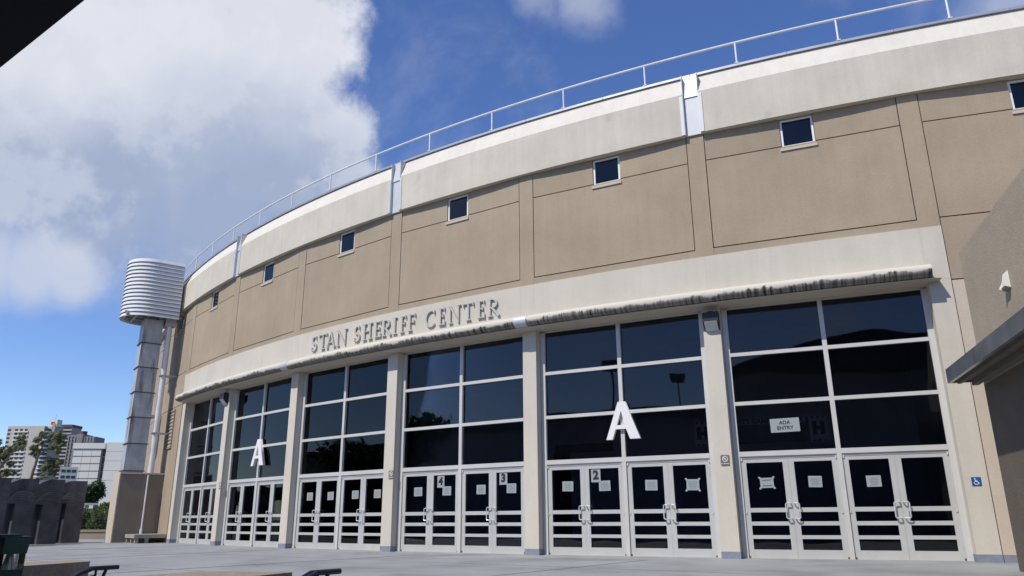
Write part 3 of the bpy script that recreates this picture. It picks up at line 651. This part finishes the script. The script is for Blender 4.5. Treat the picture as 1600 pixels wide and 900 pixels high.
obj('lens', MB().hexa([(2.15, -.012, 4.178), (2.31, -.012, 4.178), (2.31, -.08, 4.205), (2.15, -.08, 4.205)], [(2.15, -.012, 4.188), (2.31, -.012, 4.188), (2.31, -.08, 4.215), (2.15, -.08, 4.215)]), mat('sconce_lens', (.25, .25, .22), .3), wl)

# ------------------------------------------------------------------ covered walkway the photographer stands under
cwk = thing('covered_walkway', 'dark roofed walkway overhead, its black eave crossing the top left corner', 'walkway')
bkm = mat('dark_eave_paint', (.012, .016, .018), .6)
EY = -14.93
obj('roof', MB().box(-70, 34, -25, EY, 3.00, 3.60), bkm, cwk)
obj('back_wall', MB().box(-70, 34, -25.3, -25.01, -.72, 3.60), mat('walkway_wall', (.12, .11, .095), .9), cwk)
for x in (-38, -28, -18, -8, 2, 26): obj('column', MB().box(x-.25, x+.25, -16.3, -15.8, -.72, 2.998), bkm, cwk)
pm2 = mat('pole_metal', (.10, .10, .11), .5)
for x, y in ((-2.0, -40), (2.6, -46)):  # unseen stand-in poles, added only for the glass to mirror
    tag(obj('stand_in_pole', MB().tube([(x, y, -1.5), (x, y, 13)], .11, 10, .07).box(x-.7, x+.7, y-.15, y+.15, 12.6, 13.1).box(x-.6, x-.1, y-.2, y+.2, 12.2, 12.6).box(x+.1, x+.6, y-.2, y+.2, 12.2, 12.6), pm2), 'stand-in floodlight pole behind the walkway, mirrored in the glass, the %s one' % ('nearer' if y > -43 else 'farther'), 'light pole', 'stand-in poles behind the walkway')
hall = thing('stand_in_hall', 'long stand-in hall invented behind the walkway to darken the entrance glass reflections', 'building')  # unseen hall, invented so the lower glass mirrors a dark mass
hm = mat('stand_in_concrete', (.28, .27, .26), .9, var=.25, scale=.3)
obj('wall', MB().box(-120, 60, -75, -52, -1.5, 10.0).box(8, 60, -74, -50, -1.5, 13.0), hm, hall)
obj('roof', MB().box(-121, 7.9, -75.5, -51.2, 10.01, 10.7).prism([(14, 13.01), (54, 13.01), (48, 15.2), (40, 16.6), (28, 16.6), (20, 15.2)], -74, -50), bkm, hall)

# ------------------------------------------------------------------ foreground: stair cheek walls, steps, handrails, lamp
agg = mat('exposed_aggregate', (.27, .235, .19), .9, var=.18, scale=6, bump=.8, bscale=70, fvar=.35)
st_ = thing('stair', 'concrete steps leading down from the plaza in the foreground', 'stairs')
for i in range(4): obj('step', MB().box(6.25, 9.05, PY-.36*(i+1)+.30, PY-.36*i+.298, -1.2, -.16*(i+1)+.08), lowc, st_)
tag(obj('cheek_wall', MB().plan([(5.45, -10.97), (6.11, -11.11), (7.35, -14.3), (6.4, -14.3)], -1.2, .40), agg), 'low pebbled concrete stair wall behind the green lamp', 'low wall', 'low walls flanking the steps')
tag(obj('cheek_wall', MB().plan([(9.05, -11.45), (10.0, -11.1), (10.75, -14.0), (9.5, -14.0)], -1.2, .40), agg), 'low pebbled concrete stair wall at bottom centre left, no lamp on it', 'low wall', 'low walls flanking the steps')
hr = mat('handrail_paint', (.018, .022, .035), .35, .2)
def handrail(x, y1, label, wallx, z=.42):
    h = thing('handrail', label, 'handrail', (0, 0, 0), 0, 'dark handrails by the steps')
    for j, dx in enumerate((0, .13)):
        obj('rail', MB().tube([(x+dx, -14.2, z-1.45), (x+dx, y1-.58, z-.14+.03*j), (x+dx, y1-.46, z-.05), (x+dx, y1-.34, z), (x+dx, y1, z), ] if j == 0 else [(x+dx, -14.2, z-1.45), (x+dx, y1-.62, z-.12), (x+dx, y1-.50, z-.04), (x+dx, y1-.38, z)], .026, 10), hr, h, smooth=True)
    obj('bracket', MB().tube([(wallx, y1-.26, z-.12), (wallx+.06, y1-.26, z-.13), (x, y1-.26, z-.08), (x, y1-.26, z-.01)], .014, 8).tube([(x, y1-.14, z-.01), (x, y1-.17, z-.10), (x+.02, y1-.26, z-.2), (x+.02, y1-.26, z-.5)], .02, 8), hr, h, smooth=True)
handrail(6.75, -11.08, 'dark blue tubular handrail right of the green lamp', 6.3, .35)
handrail(10.53, -10.98, 'dark tubular handrail end at the bottom edge, right of the second stair wall', 9.98)
lq = at(17, 860, 7.0); LX, LY = lq.x, lq.y
lp = thing('bollard_lamp', 'square green bollard lamp with clear lens at the left bottom corner', 'lamp', (LX, LY, 0))
gm = mat('green_enamel', (.022, .085, .07), .3, .1, var=.1, scale=8)
obj('post', MB().box(-.095, .095, -.095, .095, -.72, .455), gm, lp)
cp = MB(); cp.hexa([(-.100, -.100, .592), (.100, -.100, .592), (.100, .100, .592), (-.100, .100, .592)], [(-.112, -.112, .735), (.112, -.112, .735), (.112, .112, .735), (-.112, .112, .735)]); cp.box(-.12, .12, -.12, .12, .736, .745); cp.box(-.12, .05, -.12, .06, .746, .765)
obj('cap', cp, gm, lp)
le = MB()
for y in (-.095, .090): le.box(-.095, .095, y, y+.005, .456, .591)
for x in (-.095, .090): le.box(x, x+.005, -.089, .089, .456, .591)
obj('lens', le, clear, lp)
obj('reflector', MB().tube([(0, 0, .456), (0, 0, .52), (0, 0, .59)], .062, 14, .028), mat('reflector_metal', (.6, .6, .6), .3, .8), lp, smooth=True)

# ------------------------------------------------------------------ dark carved slabs at the left
stone = mat('dark_bronze_stone', (.062, .063, .075), .5, .1, var=.45, scale=1.6, bump=.3, bscale=18, spec=.4, stain=((.12, .12, .13), .5, .72, 1.3, .7))
def slab(L, Rr, hl, hr_, label):
    L = Vector(L); Rr = Vector(Rr); w = (Rr-L).length*.70; a = math.atan2(Rr.y-L.y, Rr.x-L.x)
    o = thing('carved_slab', label, 'sculpture', (L.x, L.y, 0), a, 'row of dark carved slabs')
    top = [(w*q/12, hl+(hr_-hl)*math.sin(PI/2*min(1, q/7.5))) for q in range(13)]
    zc = hl*.70
    obj('back_slab', MB().prism([(0, 0), (w, 0)]+top[::-1], .10, .45), stone, o)
    obj('front_slab', MB().prism([(w*.40, 0), (w, 0), (w, zc-.002), (w*.40, zc-.002)], -.22, .099), stone, o)
    obj('head_slab', MB().prism([(w*.0, zc), (w, zc)]+[(x, z-.012) for x, z in top[::-1]], -.22, .099), stone, o)
    rp = MB()
    for q in range(5):
        zz = zc+hl*(.035+.030*q); a0 = .10+.05*q
        stroke(rp, [(w*(a0+(.92-a0)*t/14), zz+hl*.060*math.sin(PI*(t/14)**.8)) for t in range(15)], .030, -.245-.004*q, -.221)
    obj('wave_relief', rp, mat('polished_relief', (.15, .155, .17), .4, .2, var=.3, scale=3), o)
    o.rotation_euler.z = a-.55
SLB = [((-17.10, -3.62), (-18.05, -2.05), 2.25, 2.5, 'leftmost dark carved slab, mostly cut off by the picture edge'), ((-18.15, -2.05), (-19.05, -.58), 2.2, 2.55, 'dark carved slab second from the left, behind the green lamp'),
       ((-19.12, -.72), (-20.05, .80), 2.3, 2.57, 'dark carved slab at the right end of the row of slabs')]
SLB[0] = ((-16.2, -4.9), (-17.15, -3.35), 2.15, 2.45, SLB[0][4]); SLB.insert(1, ((-17.2, -3.45), (-18.1, -1.98), 2.2, 2.5, 'dark carved slab just right of the cut off leftmost one'))
SLB[2] = ((-18.15, -2.05), (-19.05, -.58), 2.2, 2.55, 'dark carved slab second from the right end of the row')
for q in SLB: slab(*q)

# ------------------------------------------------------------------ plaza edge: low wall, fence
A0, A1 = at(-160, 843, 37.5), at(210, 841, 38.5); A0.z = A1.z = 0
L_ = (A1-A0).length; aa = math.atan2(A1.y-A0.y, A1.x-A0.x)
tag(obj('parapet_wall', MB().box(0, L_, 0, .35, -1.5, .36).box(-.02, L_+.02, -.04, .39, .361, .46), mat('parapet_tan', (.28, .235, .18), .85, var=.1, scale=1), None, A0, aa), 'low tan wall with a pale coping at the far edge of the plaza', 'low wall')
fe = thing('mesh_fence', 'thin dark railing fence on the low wall in front of the hedge', 'fence', A0, aa)
fmt = mat('fence_paint', (.03, .035, .03), .5)
fp = MB().box(-.025, .025, .15, .2, .46, 1.40).mesh('post', fmt)
for i in range(int(L_/2)+1): link('post', fp, fe, (2*i, 0, 0))
for z in (.62, 1.0, 1.36): obj('rail', MB().box(0, L_, .165, .185, z, z+.03), fmt, fe)
bars = MB()
for i in range(int(L_/.16)): bars.box(i*.16-.006, i*.16+.006, .17, .18, .65, 1.36)
tag(obj('bars', bars, fmt, fe), kind='stuff')

# ------------------------------------------------------------------ vegetation
def leafmat(name, c0, c1):
    M = bpy.data.materials.new(name); M.use_nodes = True; t = M.node_tree; n = t.nodes; b = n['Principled BSDF']
    g = n.new('ShaderNodeNewGeometry'); mx = n.new('ShaderNodeMix'); mx.data_type = 'RGBA'; t.links.new(g.outputs['Random Per Island'], mx.inputs[0])
    mx.inputs[6].default_value = (*c0, 1); mx.inputs[7].default_value = (*c1, 1); t.links.new(mx.outputs[2], b.inputs['Base Color']); b.inputs['Roughness'].default_value = .6
    tl = n.new('ShaderNodeBsdfTranslucent'); t.links.new(mx.outputs[2], tl.inputs[0]); ms = n.new('ShaderNodeMixShader'); ms.inputs[0].default_value = .4
    t.links.new(b.outputs[0], ms.inputs[1]); t.links.new(tl.outputs[0], ms.inputs[2]); t.links.new(ms.outputs[0], n['Material Output'].inputs[0]); return M
lf_dark = leafmat('dark_leaf', (.018, .040, .012), (.06, .10, .03)); lf_mid = leafmat('mid_leaf', (.035, .075, .015), (.11, .16, .045)); lf_pale = leafmat('needle_leaf', (.13, .15, .07), (.28, .29, .165))
bark = mat('bark', (.24, .21, .17), .9, var=.25, scale=4); bark_d = mat('dark_bark', (.06, .05, .04), .9, var=.25, scale=4)
def foliage(name, clumps, nleaf, size, mt, parent, wind=None, asp=.45):
    cs = np.array([c[:3] for c in clumps]); rs = np.array([c[3] for c in clumps]); zq = np.array([c[4] if len(c) > 4 else .75 for c in clumps])
    pr = rs**2/np.sum(rs**2); idx = rng.choice(len(clumps), nleaf, p=pr)
    d = rng.normal(size=(nleaf, 3)); d /= np.linalg.norm(d, axis=1)[:, None]
    rad = rng.uniform(.25, 1.0, nleaf)**.5*(1+.18*rng.normal(size=nleaf))
    p = cs[idx]+d*(rs[idx]*rad)[:, None]*np.stack([np.ones(nleaf), np.ones(nleaf), zq[idx]], 1)
    u = rng.normal(size=(nleaf, 3)); u /= np.linalg.norm(u, axis=1)[:, None]
    if wind is not None: u = .55*u+np.array(wind); u /= np.linalg.norm(u, axis=1)[:, None]
    w = np.cross(u, d+.3*rng.normal(size=(nleaf, 3))); w /= np.linalg.norm(w, axis=1)[:, None]
    s = size*rng.uniform(.6, 1.4, nleaf)[:, None]
    vs = np.stack([p-u*s, p+w*s*asp, p+u*s, p-w*s*asp], 1).reshape(-1, 3)
    me = bpy.data.meshes.new(name); me.from_pydata(vs.tolist(), [], [(4*i, 4*i+1, 4*i+2, 4*i+3) for i in range(nleaf)]); me.materials.append(mt)
    return link(name, me, parent)
def tree(name, base, limbs, clumps, nleaf, size, mt, bk_, label, cat='tree', group=None, wind=None, asp=.45):
    base = Vector(base); o = thing(name, label, cat, base, 0, group)
    tr = MB()
    for pts, r0, r1 in limbs: tr.tube([Vector(p)-base for p in pts], r0, 8, r1)
    obj('trunk', tr, bk_, o, smooth=True)
    foliage('crown', [tuple(Vector(c[:3])-base)+tuple(c[3:]) for c in clumps], nleaf, size, mt, o, wind, asp)
    return o
def cl(D_, lst, zq=.8, jit=.0):
    out = []
    for px, py, r in lst:
        for q in range(7):
            c = at(px+random.uniform(-.8, .8)*r, py+random.uniform(-.7, .7)*r, D_+random.uniform(-.5, .5)*r*D_/F_PX*1.5); out.append((c.x, c.y, c.z, r*random.uniform(.25, .55)*D_/F_PX, zq))
    return out
D1 = 62
b0 = at(40, 795, D1); b0.z = -1.6
tree('ironwood_tree', b0, [([b0, at(46, 757, D1), at(52, 735, D1), at(60, 712, D1), at(70, 690, D1)], .20, .05), ([at(57, 718, D1), at(52, 706, D1), at(47, 698, D1)], .08, .03), ([at(60, 712, D1), at(76, 700, D1), at(92, 684, D1)], .09, .03), ([at(50, 742, D1), at(66, 738, D1+1), at(84, 726, D1+1)], .09, .03), ([at(48, 750, D1), at(62, 752, D1)], .06, .03)],
     cl(D1, [(56, 700, 8), (61, 690, 8), (66, 680, 6), (52, 710, 5), (86, 684, 9), (93, 680, 8), (96, 692, 9), (86, 698, 8), (90, 704, 6), (80, 722, 9), (90, 724, 9), (74, 730, 8), (84, 738, 7), (68, 746, 6)]), 6000, .17, lf_pale, bark, 'wispy pale barked tree with tufted crown rising behind the carved slabs', group='wispy trees behind the carved slabs', wind=tuple(_r*.75+Vector((0, 0, .55))), asp=.16)
D2 = 58
b0 = at(-45, 800, D2); b0.z = -1.6
tree('ironwood_tree', b0, [([b0, at(-20, 752, D2), at(2, 728, D2), at(16, 710, D2), at(30, 694, D2)], .20, .05), ([at(2, 728, D2), at(0, 714, D2), at(-4, 704, D2)], .08, .03), ([at(-8, 738, D2), at(10, 740, D2), at(24, 736, D2)], .08, .03)],
     cl(D2, [(34, 686, 7), (28, 694, 8), (20, 702, 7), (36, 696, 5), (10, 714, 8), (2, 706, 7), (-4, 712, 8), (16, 724, 6), (10, 738, 7), (0, 744, 9), (20, 738, 5), (4, 756, 8), (-2, 690, 5)]), 5400, .17, lf_pale, bark, 'wispy tree with leaning pale trunk at the left picture edge', group='wispy trees behind the carved slabs', wind=tuple(_r*.75+Vector((0, 0, .55))), asp=.16)
def bush_tree(px, py, r, D_, mt, label, nleaf=3500, size=.3, group=None, n=7, sub=.5, base_z=-1.6, zq=.8):
    c = at(px, py, D_); b_ = Vector((c.x, c.y, base_z)); rr = r*D_/F_PX
    limbs = [([b_, (c.x, c.y, c.z-rr*.3)], rr*.10, rr*.05)]; cls = []
    for i in range(n):
        d = Vector((random.uniform(-1, 1), random.uniform(-1, 1), random.uniform(-.75, .8)))*rr*.62; p = c+d; cls.append((*p, rr*sub*random.uniform(.75, 1.15), zq))
        limbs.append(([(c.x, c.y, c.z-rr*.5), tuple(c+d*.8)], rr*.05, rr*.02))
    cls.append((*c, rr*.55, zq)); tree('round_tree', b_, limbs, cls, nleaf, size, mt, bark_d, label, 'tree', group)
bush_tree(140, 772, 26, 118, lf_dark, 'dense dark round tree in front of the white office block', 7000, .24, 'trees beyond the plaza', 12, .42)
bush_tree(166, 792, 16, 110, lf_mid, 'smaller lighter tree at the right foot of the white office block', 3000, .22, 'trees beyond the plaza', 8)
bush_tree(108, 790, 18, 125, lf_dark, 'dark tree half hidden behind the right end carved slab', 3000, .26, 'trees beyond the plaza', 8)
bush_tree(20, 790, 30, 120, lf_dark, 'dark tree hidden low behind the left carved slabs', 3000, .3, 'trees beyond the plaza', 8)
for i, (px, mt_) in enumerate(((60, lf_mid), (95, lf_dark), (122, lf_mid), (138, lf_dark), (154, lf_mid), (170, lf_dark), (184, lf_mid))):
    D_ = 46+random.uniform(-1, 3); c = at(px, 812, D_); b_ = Vector((c.x, c.y, -1.6)); w = 11*D_/F_PX
    o = thing('hedge_shrub', 'leafy green hedge shrub %d%s from the left behind the dark fence' % (i+1, ['st', 'nd', 'rd', 'th', 'th', 'th', 'th'][i]), 'shrub', b_, 0, 'hedge behind the fence')
    tr = MB()
    for q in range(3): tr.tube([(0, 0, 0), (random.uniform(-.3, .3), random.uniform(-.3, .3), 2.0)], .05, 6, .02)
    obj('stem', tr, bark_d, o)
    foliage('leaves', [(random.uniform(-.6, .6), random.uniform(-.5, .5), random.uniform(.9, 3.1), .42*random.uniform(.7, 1.2), .9) for q in range(16)], 2600, .085, mt_, o)

for i, (x, y, r) in enumerate(((-14, -44, 4.0), (-31, -40, 3.6), (-58, -42, 4.6), (-84, -36, 5.0))):  # unseen trees invented as stand-ins for the glass reflections
    b_ = Vector((x, y, -1.5)); cls = [(x+random.uniform(-.6, .6)*r, y+random.uniform(-.6, .6)*r, 7.5+random.uniform(-.5, .8)*r, r*random.uniform(.3, .5), .8) for q in range(10)]
    tree('round_tree', b_, [([b_, (x, y, 4), (x+.3, y, 8)], .3, .1)]+[([(x, y, 4.5), c[:3]], .1, .03) for c in cls], cls, 3000, .32, lf_dark, bark_d, 'dark stand-in tree behind the walkway, %s of four mirrored in the glass' % ('first', 'second', 'third', 'last')[i], 'tree', 'stand-in trees behind the walkway')

# ------------------------------------------------------------------ far buildings
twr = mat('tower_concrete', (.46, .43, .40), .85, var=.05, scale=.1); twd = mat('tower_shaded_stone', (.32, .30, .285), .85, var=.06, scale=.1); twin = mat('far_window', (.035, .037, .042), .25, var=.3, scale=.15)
offw = mat('office_white', (.62, .61, .59), .8, var=.03, scale=.1); maroon = mat('maroon_trim', (.13, .055, .055), .8); greyt = mat('grey_tower', (.21, .205, .215), .85, var=.06, scale=.1)
def site(px, depth, base=-1.6):
    c = at(px, 815, depth); c.z = base; v = (c-CAMP); return c, math.atan2(v.y, v.x)-PI/2     # +x right, +y away from the viewer
def uz(py, depth): return CAMP.z+(815-py)*depth/F_PX*1.02
# tower 1
DD = 545; s1 = DD/F_PX; P, a = site(-15, DD)
T = thing('apartment_tower', 'pale apartment tower with banded balconies and a rounded corner, leftmost far tower', 'building', P, a-.62)
H1 = uz(670, DD)+1.6; w1 = 54*s1/.80
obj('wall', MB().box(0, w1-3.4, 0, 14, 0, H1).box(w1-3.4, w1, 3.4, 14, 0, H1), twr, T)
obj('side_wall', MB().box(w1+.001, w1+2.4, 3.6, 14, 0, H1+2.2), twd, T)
obj('roof_house', MB().box(w1-3, w1+3.2, 4, 10, H1, H1+5.2), offw, T); obj('mast', MB().tube([(w1, 6, H1+5), (w1, 6, H1+9)], .25, 6), offw, T); obj('roof_sign', MB().box(w1-1.4, w1+1.2, 3.8, 3.99, H1+1.4, H1+3.4), mat('red_sign', (.35, .06, .04), .6), T)
fl = 6.45*s1
wm1 = MB().box(0, 2.3, -.06, .06, 0, fl*.52).mesh('window', twin); wm2 = MB().box(0, 2.2, -.06, .06, 0, fl*.52).mesh('window', twin)
bal = MB().box(5.3, 16.2, -.75, 0, 0, fl*.30).mesh('balcony', offw)
cv = MB(); cv.plan([(w1-5.4, -.3), (w1-2.4, -.3), (w1-.9, .6), (w1-.1, 2.2), (w1-.1, 3.3), (w1-5.4, 3.3)], 0, fl*.34); cvm = cv.mesh('balcony', offw)
cg = MB(); cg.plan([(w1-5.2, .02), (w1-2.5, .05), (w1-1.2, .9), (w1-.5, 2.3), (w1-.5, 3.2), (w1-5.2, 3.2)], 0, fl*.62); cgm = cg.mesh('window', twin)
for i in range(19):
    z = H1-2.0-fl*i-fl*.55
    if z < 3: break
    link('window', wm1, T, (.2, 0, z))
    for x in (5.7, 9.4, 13.2): link('window', wm2, T, (x, 0, z))
    link('balcony', bal, T, (0, 0, z-fl*.36)); link('balcony', cvm, T, (0, 0, z-fl*.36)); link('window', cgm, T, (0, 0, z))
# tower 2
DD = 640; s2 = DD/F_PX; P, a = site(57, DD)
T = thing('apartment_tower', 'grey brown tower with maroon roof band and slab balconies, second far tower', 'building', P, a-.55)
H2 = uz(672, DD)+1.6; w2 = 27*s2/.85
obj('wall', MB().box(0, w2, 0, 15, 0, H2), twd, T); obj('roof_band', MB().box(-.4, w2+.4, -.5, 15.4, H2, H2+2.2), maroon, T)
fl = 5.6*s2; bl2 = MB().box(w2*.5, w2+.5, -1.1, -.02, 0, fl*.34).mesh('balcony', twr); wb = MB().box(w2*.52, w2-.3, -.05, .05, 0, fl*.55).mesh('window', twin); wc = MB().box(.8, w2*.40, -.05, .05, 0, fl*.5).mesh('window', twin)
for i in range(24):
    z = H2-fl*(i+1)
    if z < 3: break
    link('balcony', bl2, T, (0, 0, z)); link('window', wb, T, (0, 0, z+fl*.36)); link('window', wc, T, (0, 0, z+fl*.3))
# tower 3
DD = 610; s3 = DD/F_PX; P, a = site(85, DD)
T = thing('apartment_tower', 'dark grey ribbed tower with a maroon round stair top, third far tower', 'building', P, a-.5)
H3 = uz(684, DD)+1.6; w3 = 38*s3/.88
obj('wall', MB().box(0, w3*.33, 0, 16, 0, H3).box(w3*.33, w3*.55, -.9, 16, 0, H3+.6).box(w3*.55, w3, 0, 16, 0, H3-1.5), greyt, T)
obj('stair_top', MB().tube([(w3*.44, 4, H3), (w3*.44, 4, H3+3.2)], w3*.13, 16), maroon, T, smooth=True)
rb = MB().box(-.25, .25, -.5, 0, 0, H3-1.6).mesh('rib', twd); wv = MB().box(-.5, .5, -.04, .04, 0, 1.5).mesh('window', twin)
for i in range(3): link('rib', rb, T, (.6+i*w3*.12, 0, 0))
for i in range(4): link('rib', rb, T, (w3*.62+i*w3*.11, 0, 0))
for i in range(20):
    for x in (1.7, 4.2): link('window', wv, T, (x, 0, H3-3-i*2.95))
# white office block
DD = 330; s4 = DD/F_PX; P, a = site(97, DD)
T = thing('office_block', 'white office block with panelled floors and a taller blank wing', 'building', P, a-.42)
Hf = uz(698, DD)+1.6; wf = 41*s4/.91; fl = 11.6*s4
obj('core_wall', MB().box(.3, wf-.2, .3, 14, 0, Hf), greyt, T); obj('roof_fascia', MB().box(-.3, wf+.8, -.5, 14.2, Hf-2.2, Hf+.3), offw, T)
pm_ = MB().box(0, (wf-.7)/3-.12, -.12, .28, 0, fl-.42).mesh('wall_panel', offw)
for i in range(8):
    z = Hf-2.3-fl*(i+1)
    if z < -1: break
    for j in range(3): link('wall_panel', pm_, T, (.1+j*(wf-.7)/3, 0, z+.2))
x0 = wf-.2; obj('glass_strip', MB().box(x0, x0+2.6, 1.2, 8, 0, Hf-2.2), twin, T)
st2 = MB().box(x0-.05, x0+2.5, .9, 1.19, 0, .35).mesh('spandrel', greyt)
for i in range(8): link('spandrel', st2, T, (0, 0, Hf-2.6-fl*(i+1)))
Hw = uz(696, DD)+1.6; wx = x0+2.0
obj('blank_wing', MB().box(wx, wx+32*s4, -1.0, 14, 0, Hw), offw, T); obj('wing_window', MB().box(wx+32*s4, wx+32*s4+1.0, 1, 5, 4, Hw-4.5), twin, T)
for i in range(4): obj('joint', MB().box(wx+.02, wx+32*s4-.02, -1.03, -1.0, Hw-4-i*fl*1.3, Hw-3.9-i*fl*1.3), greyt, T)
# low pale building
DD = 240; P, a = site(80, DD)
T = thing('low_building', 'low white building with small windows between the towers and office block', 'building', P, a)
Hl = uz(733, DD)+1.6; obj('wall', MB().box(0, 5.2, 0, 6, 0, Hl), offw, T)
lw = MB().box(0, 1.2, -.04, .04, 0, .9).mesh('window', twin)
for i in range(4):
    for x in (.5, 2.0, 3.5): link('window', lw, T, (x, 0, Hl-1.8-i*1.9))
DD = 100; P, a = site(117, DD); T = thing('garden_shelter', 'small white flat roofed shelter among the trees', 'shelter', P, a)
Hg = uz(788, DD)+1.6; obj('roof', MB().box(0, 2.4, 0, 2.5, Hg-.25, Hg), offw, T); obj('wall', MB().box(.9, 1.25, .3, 2.2, 0, Hg-.251), offw, T)
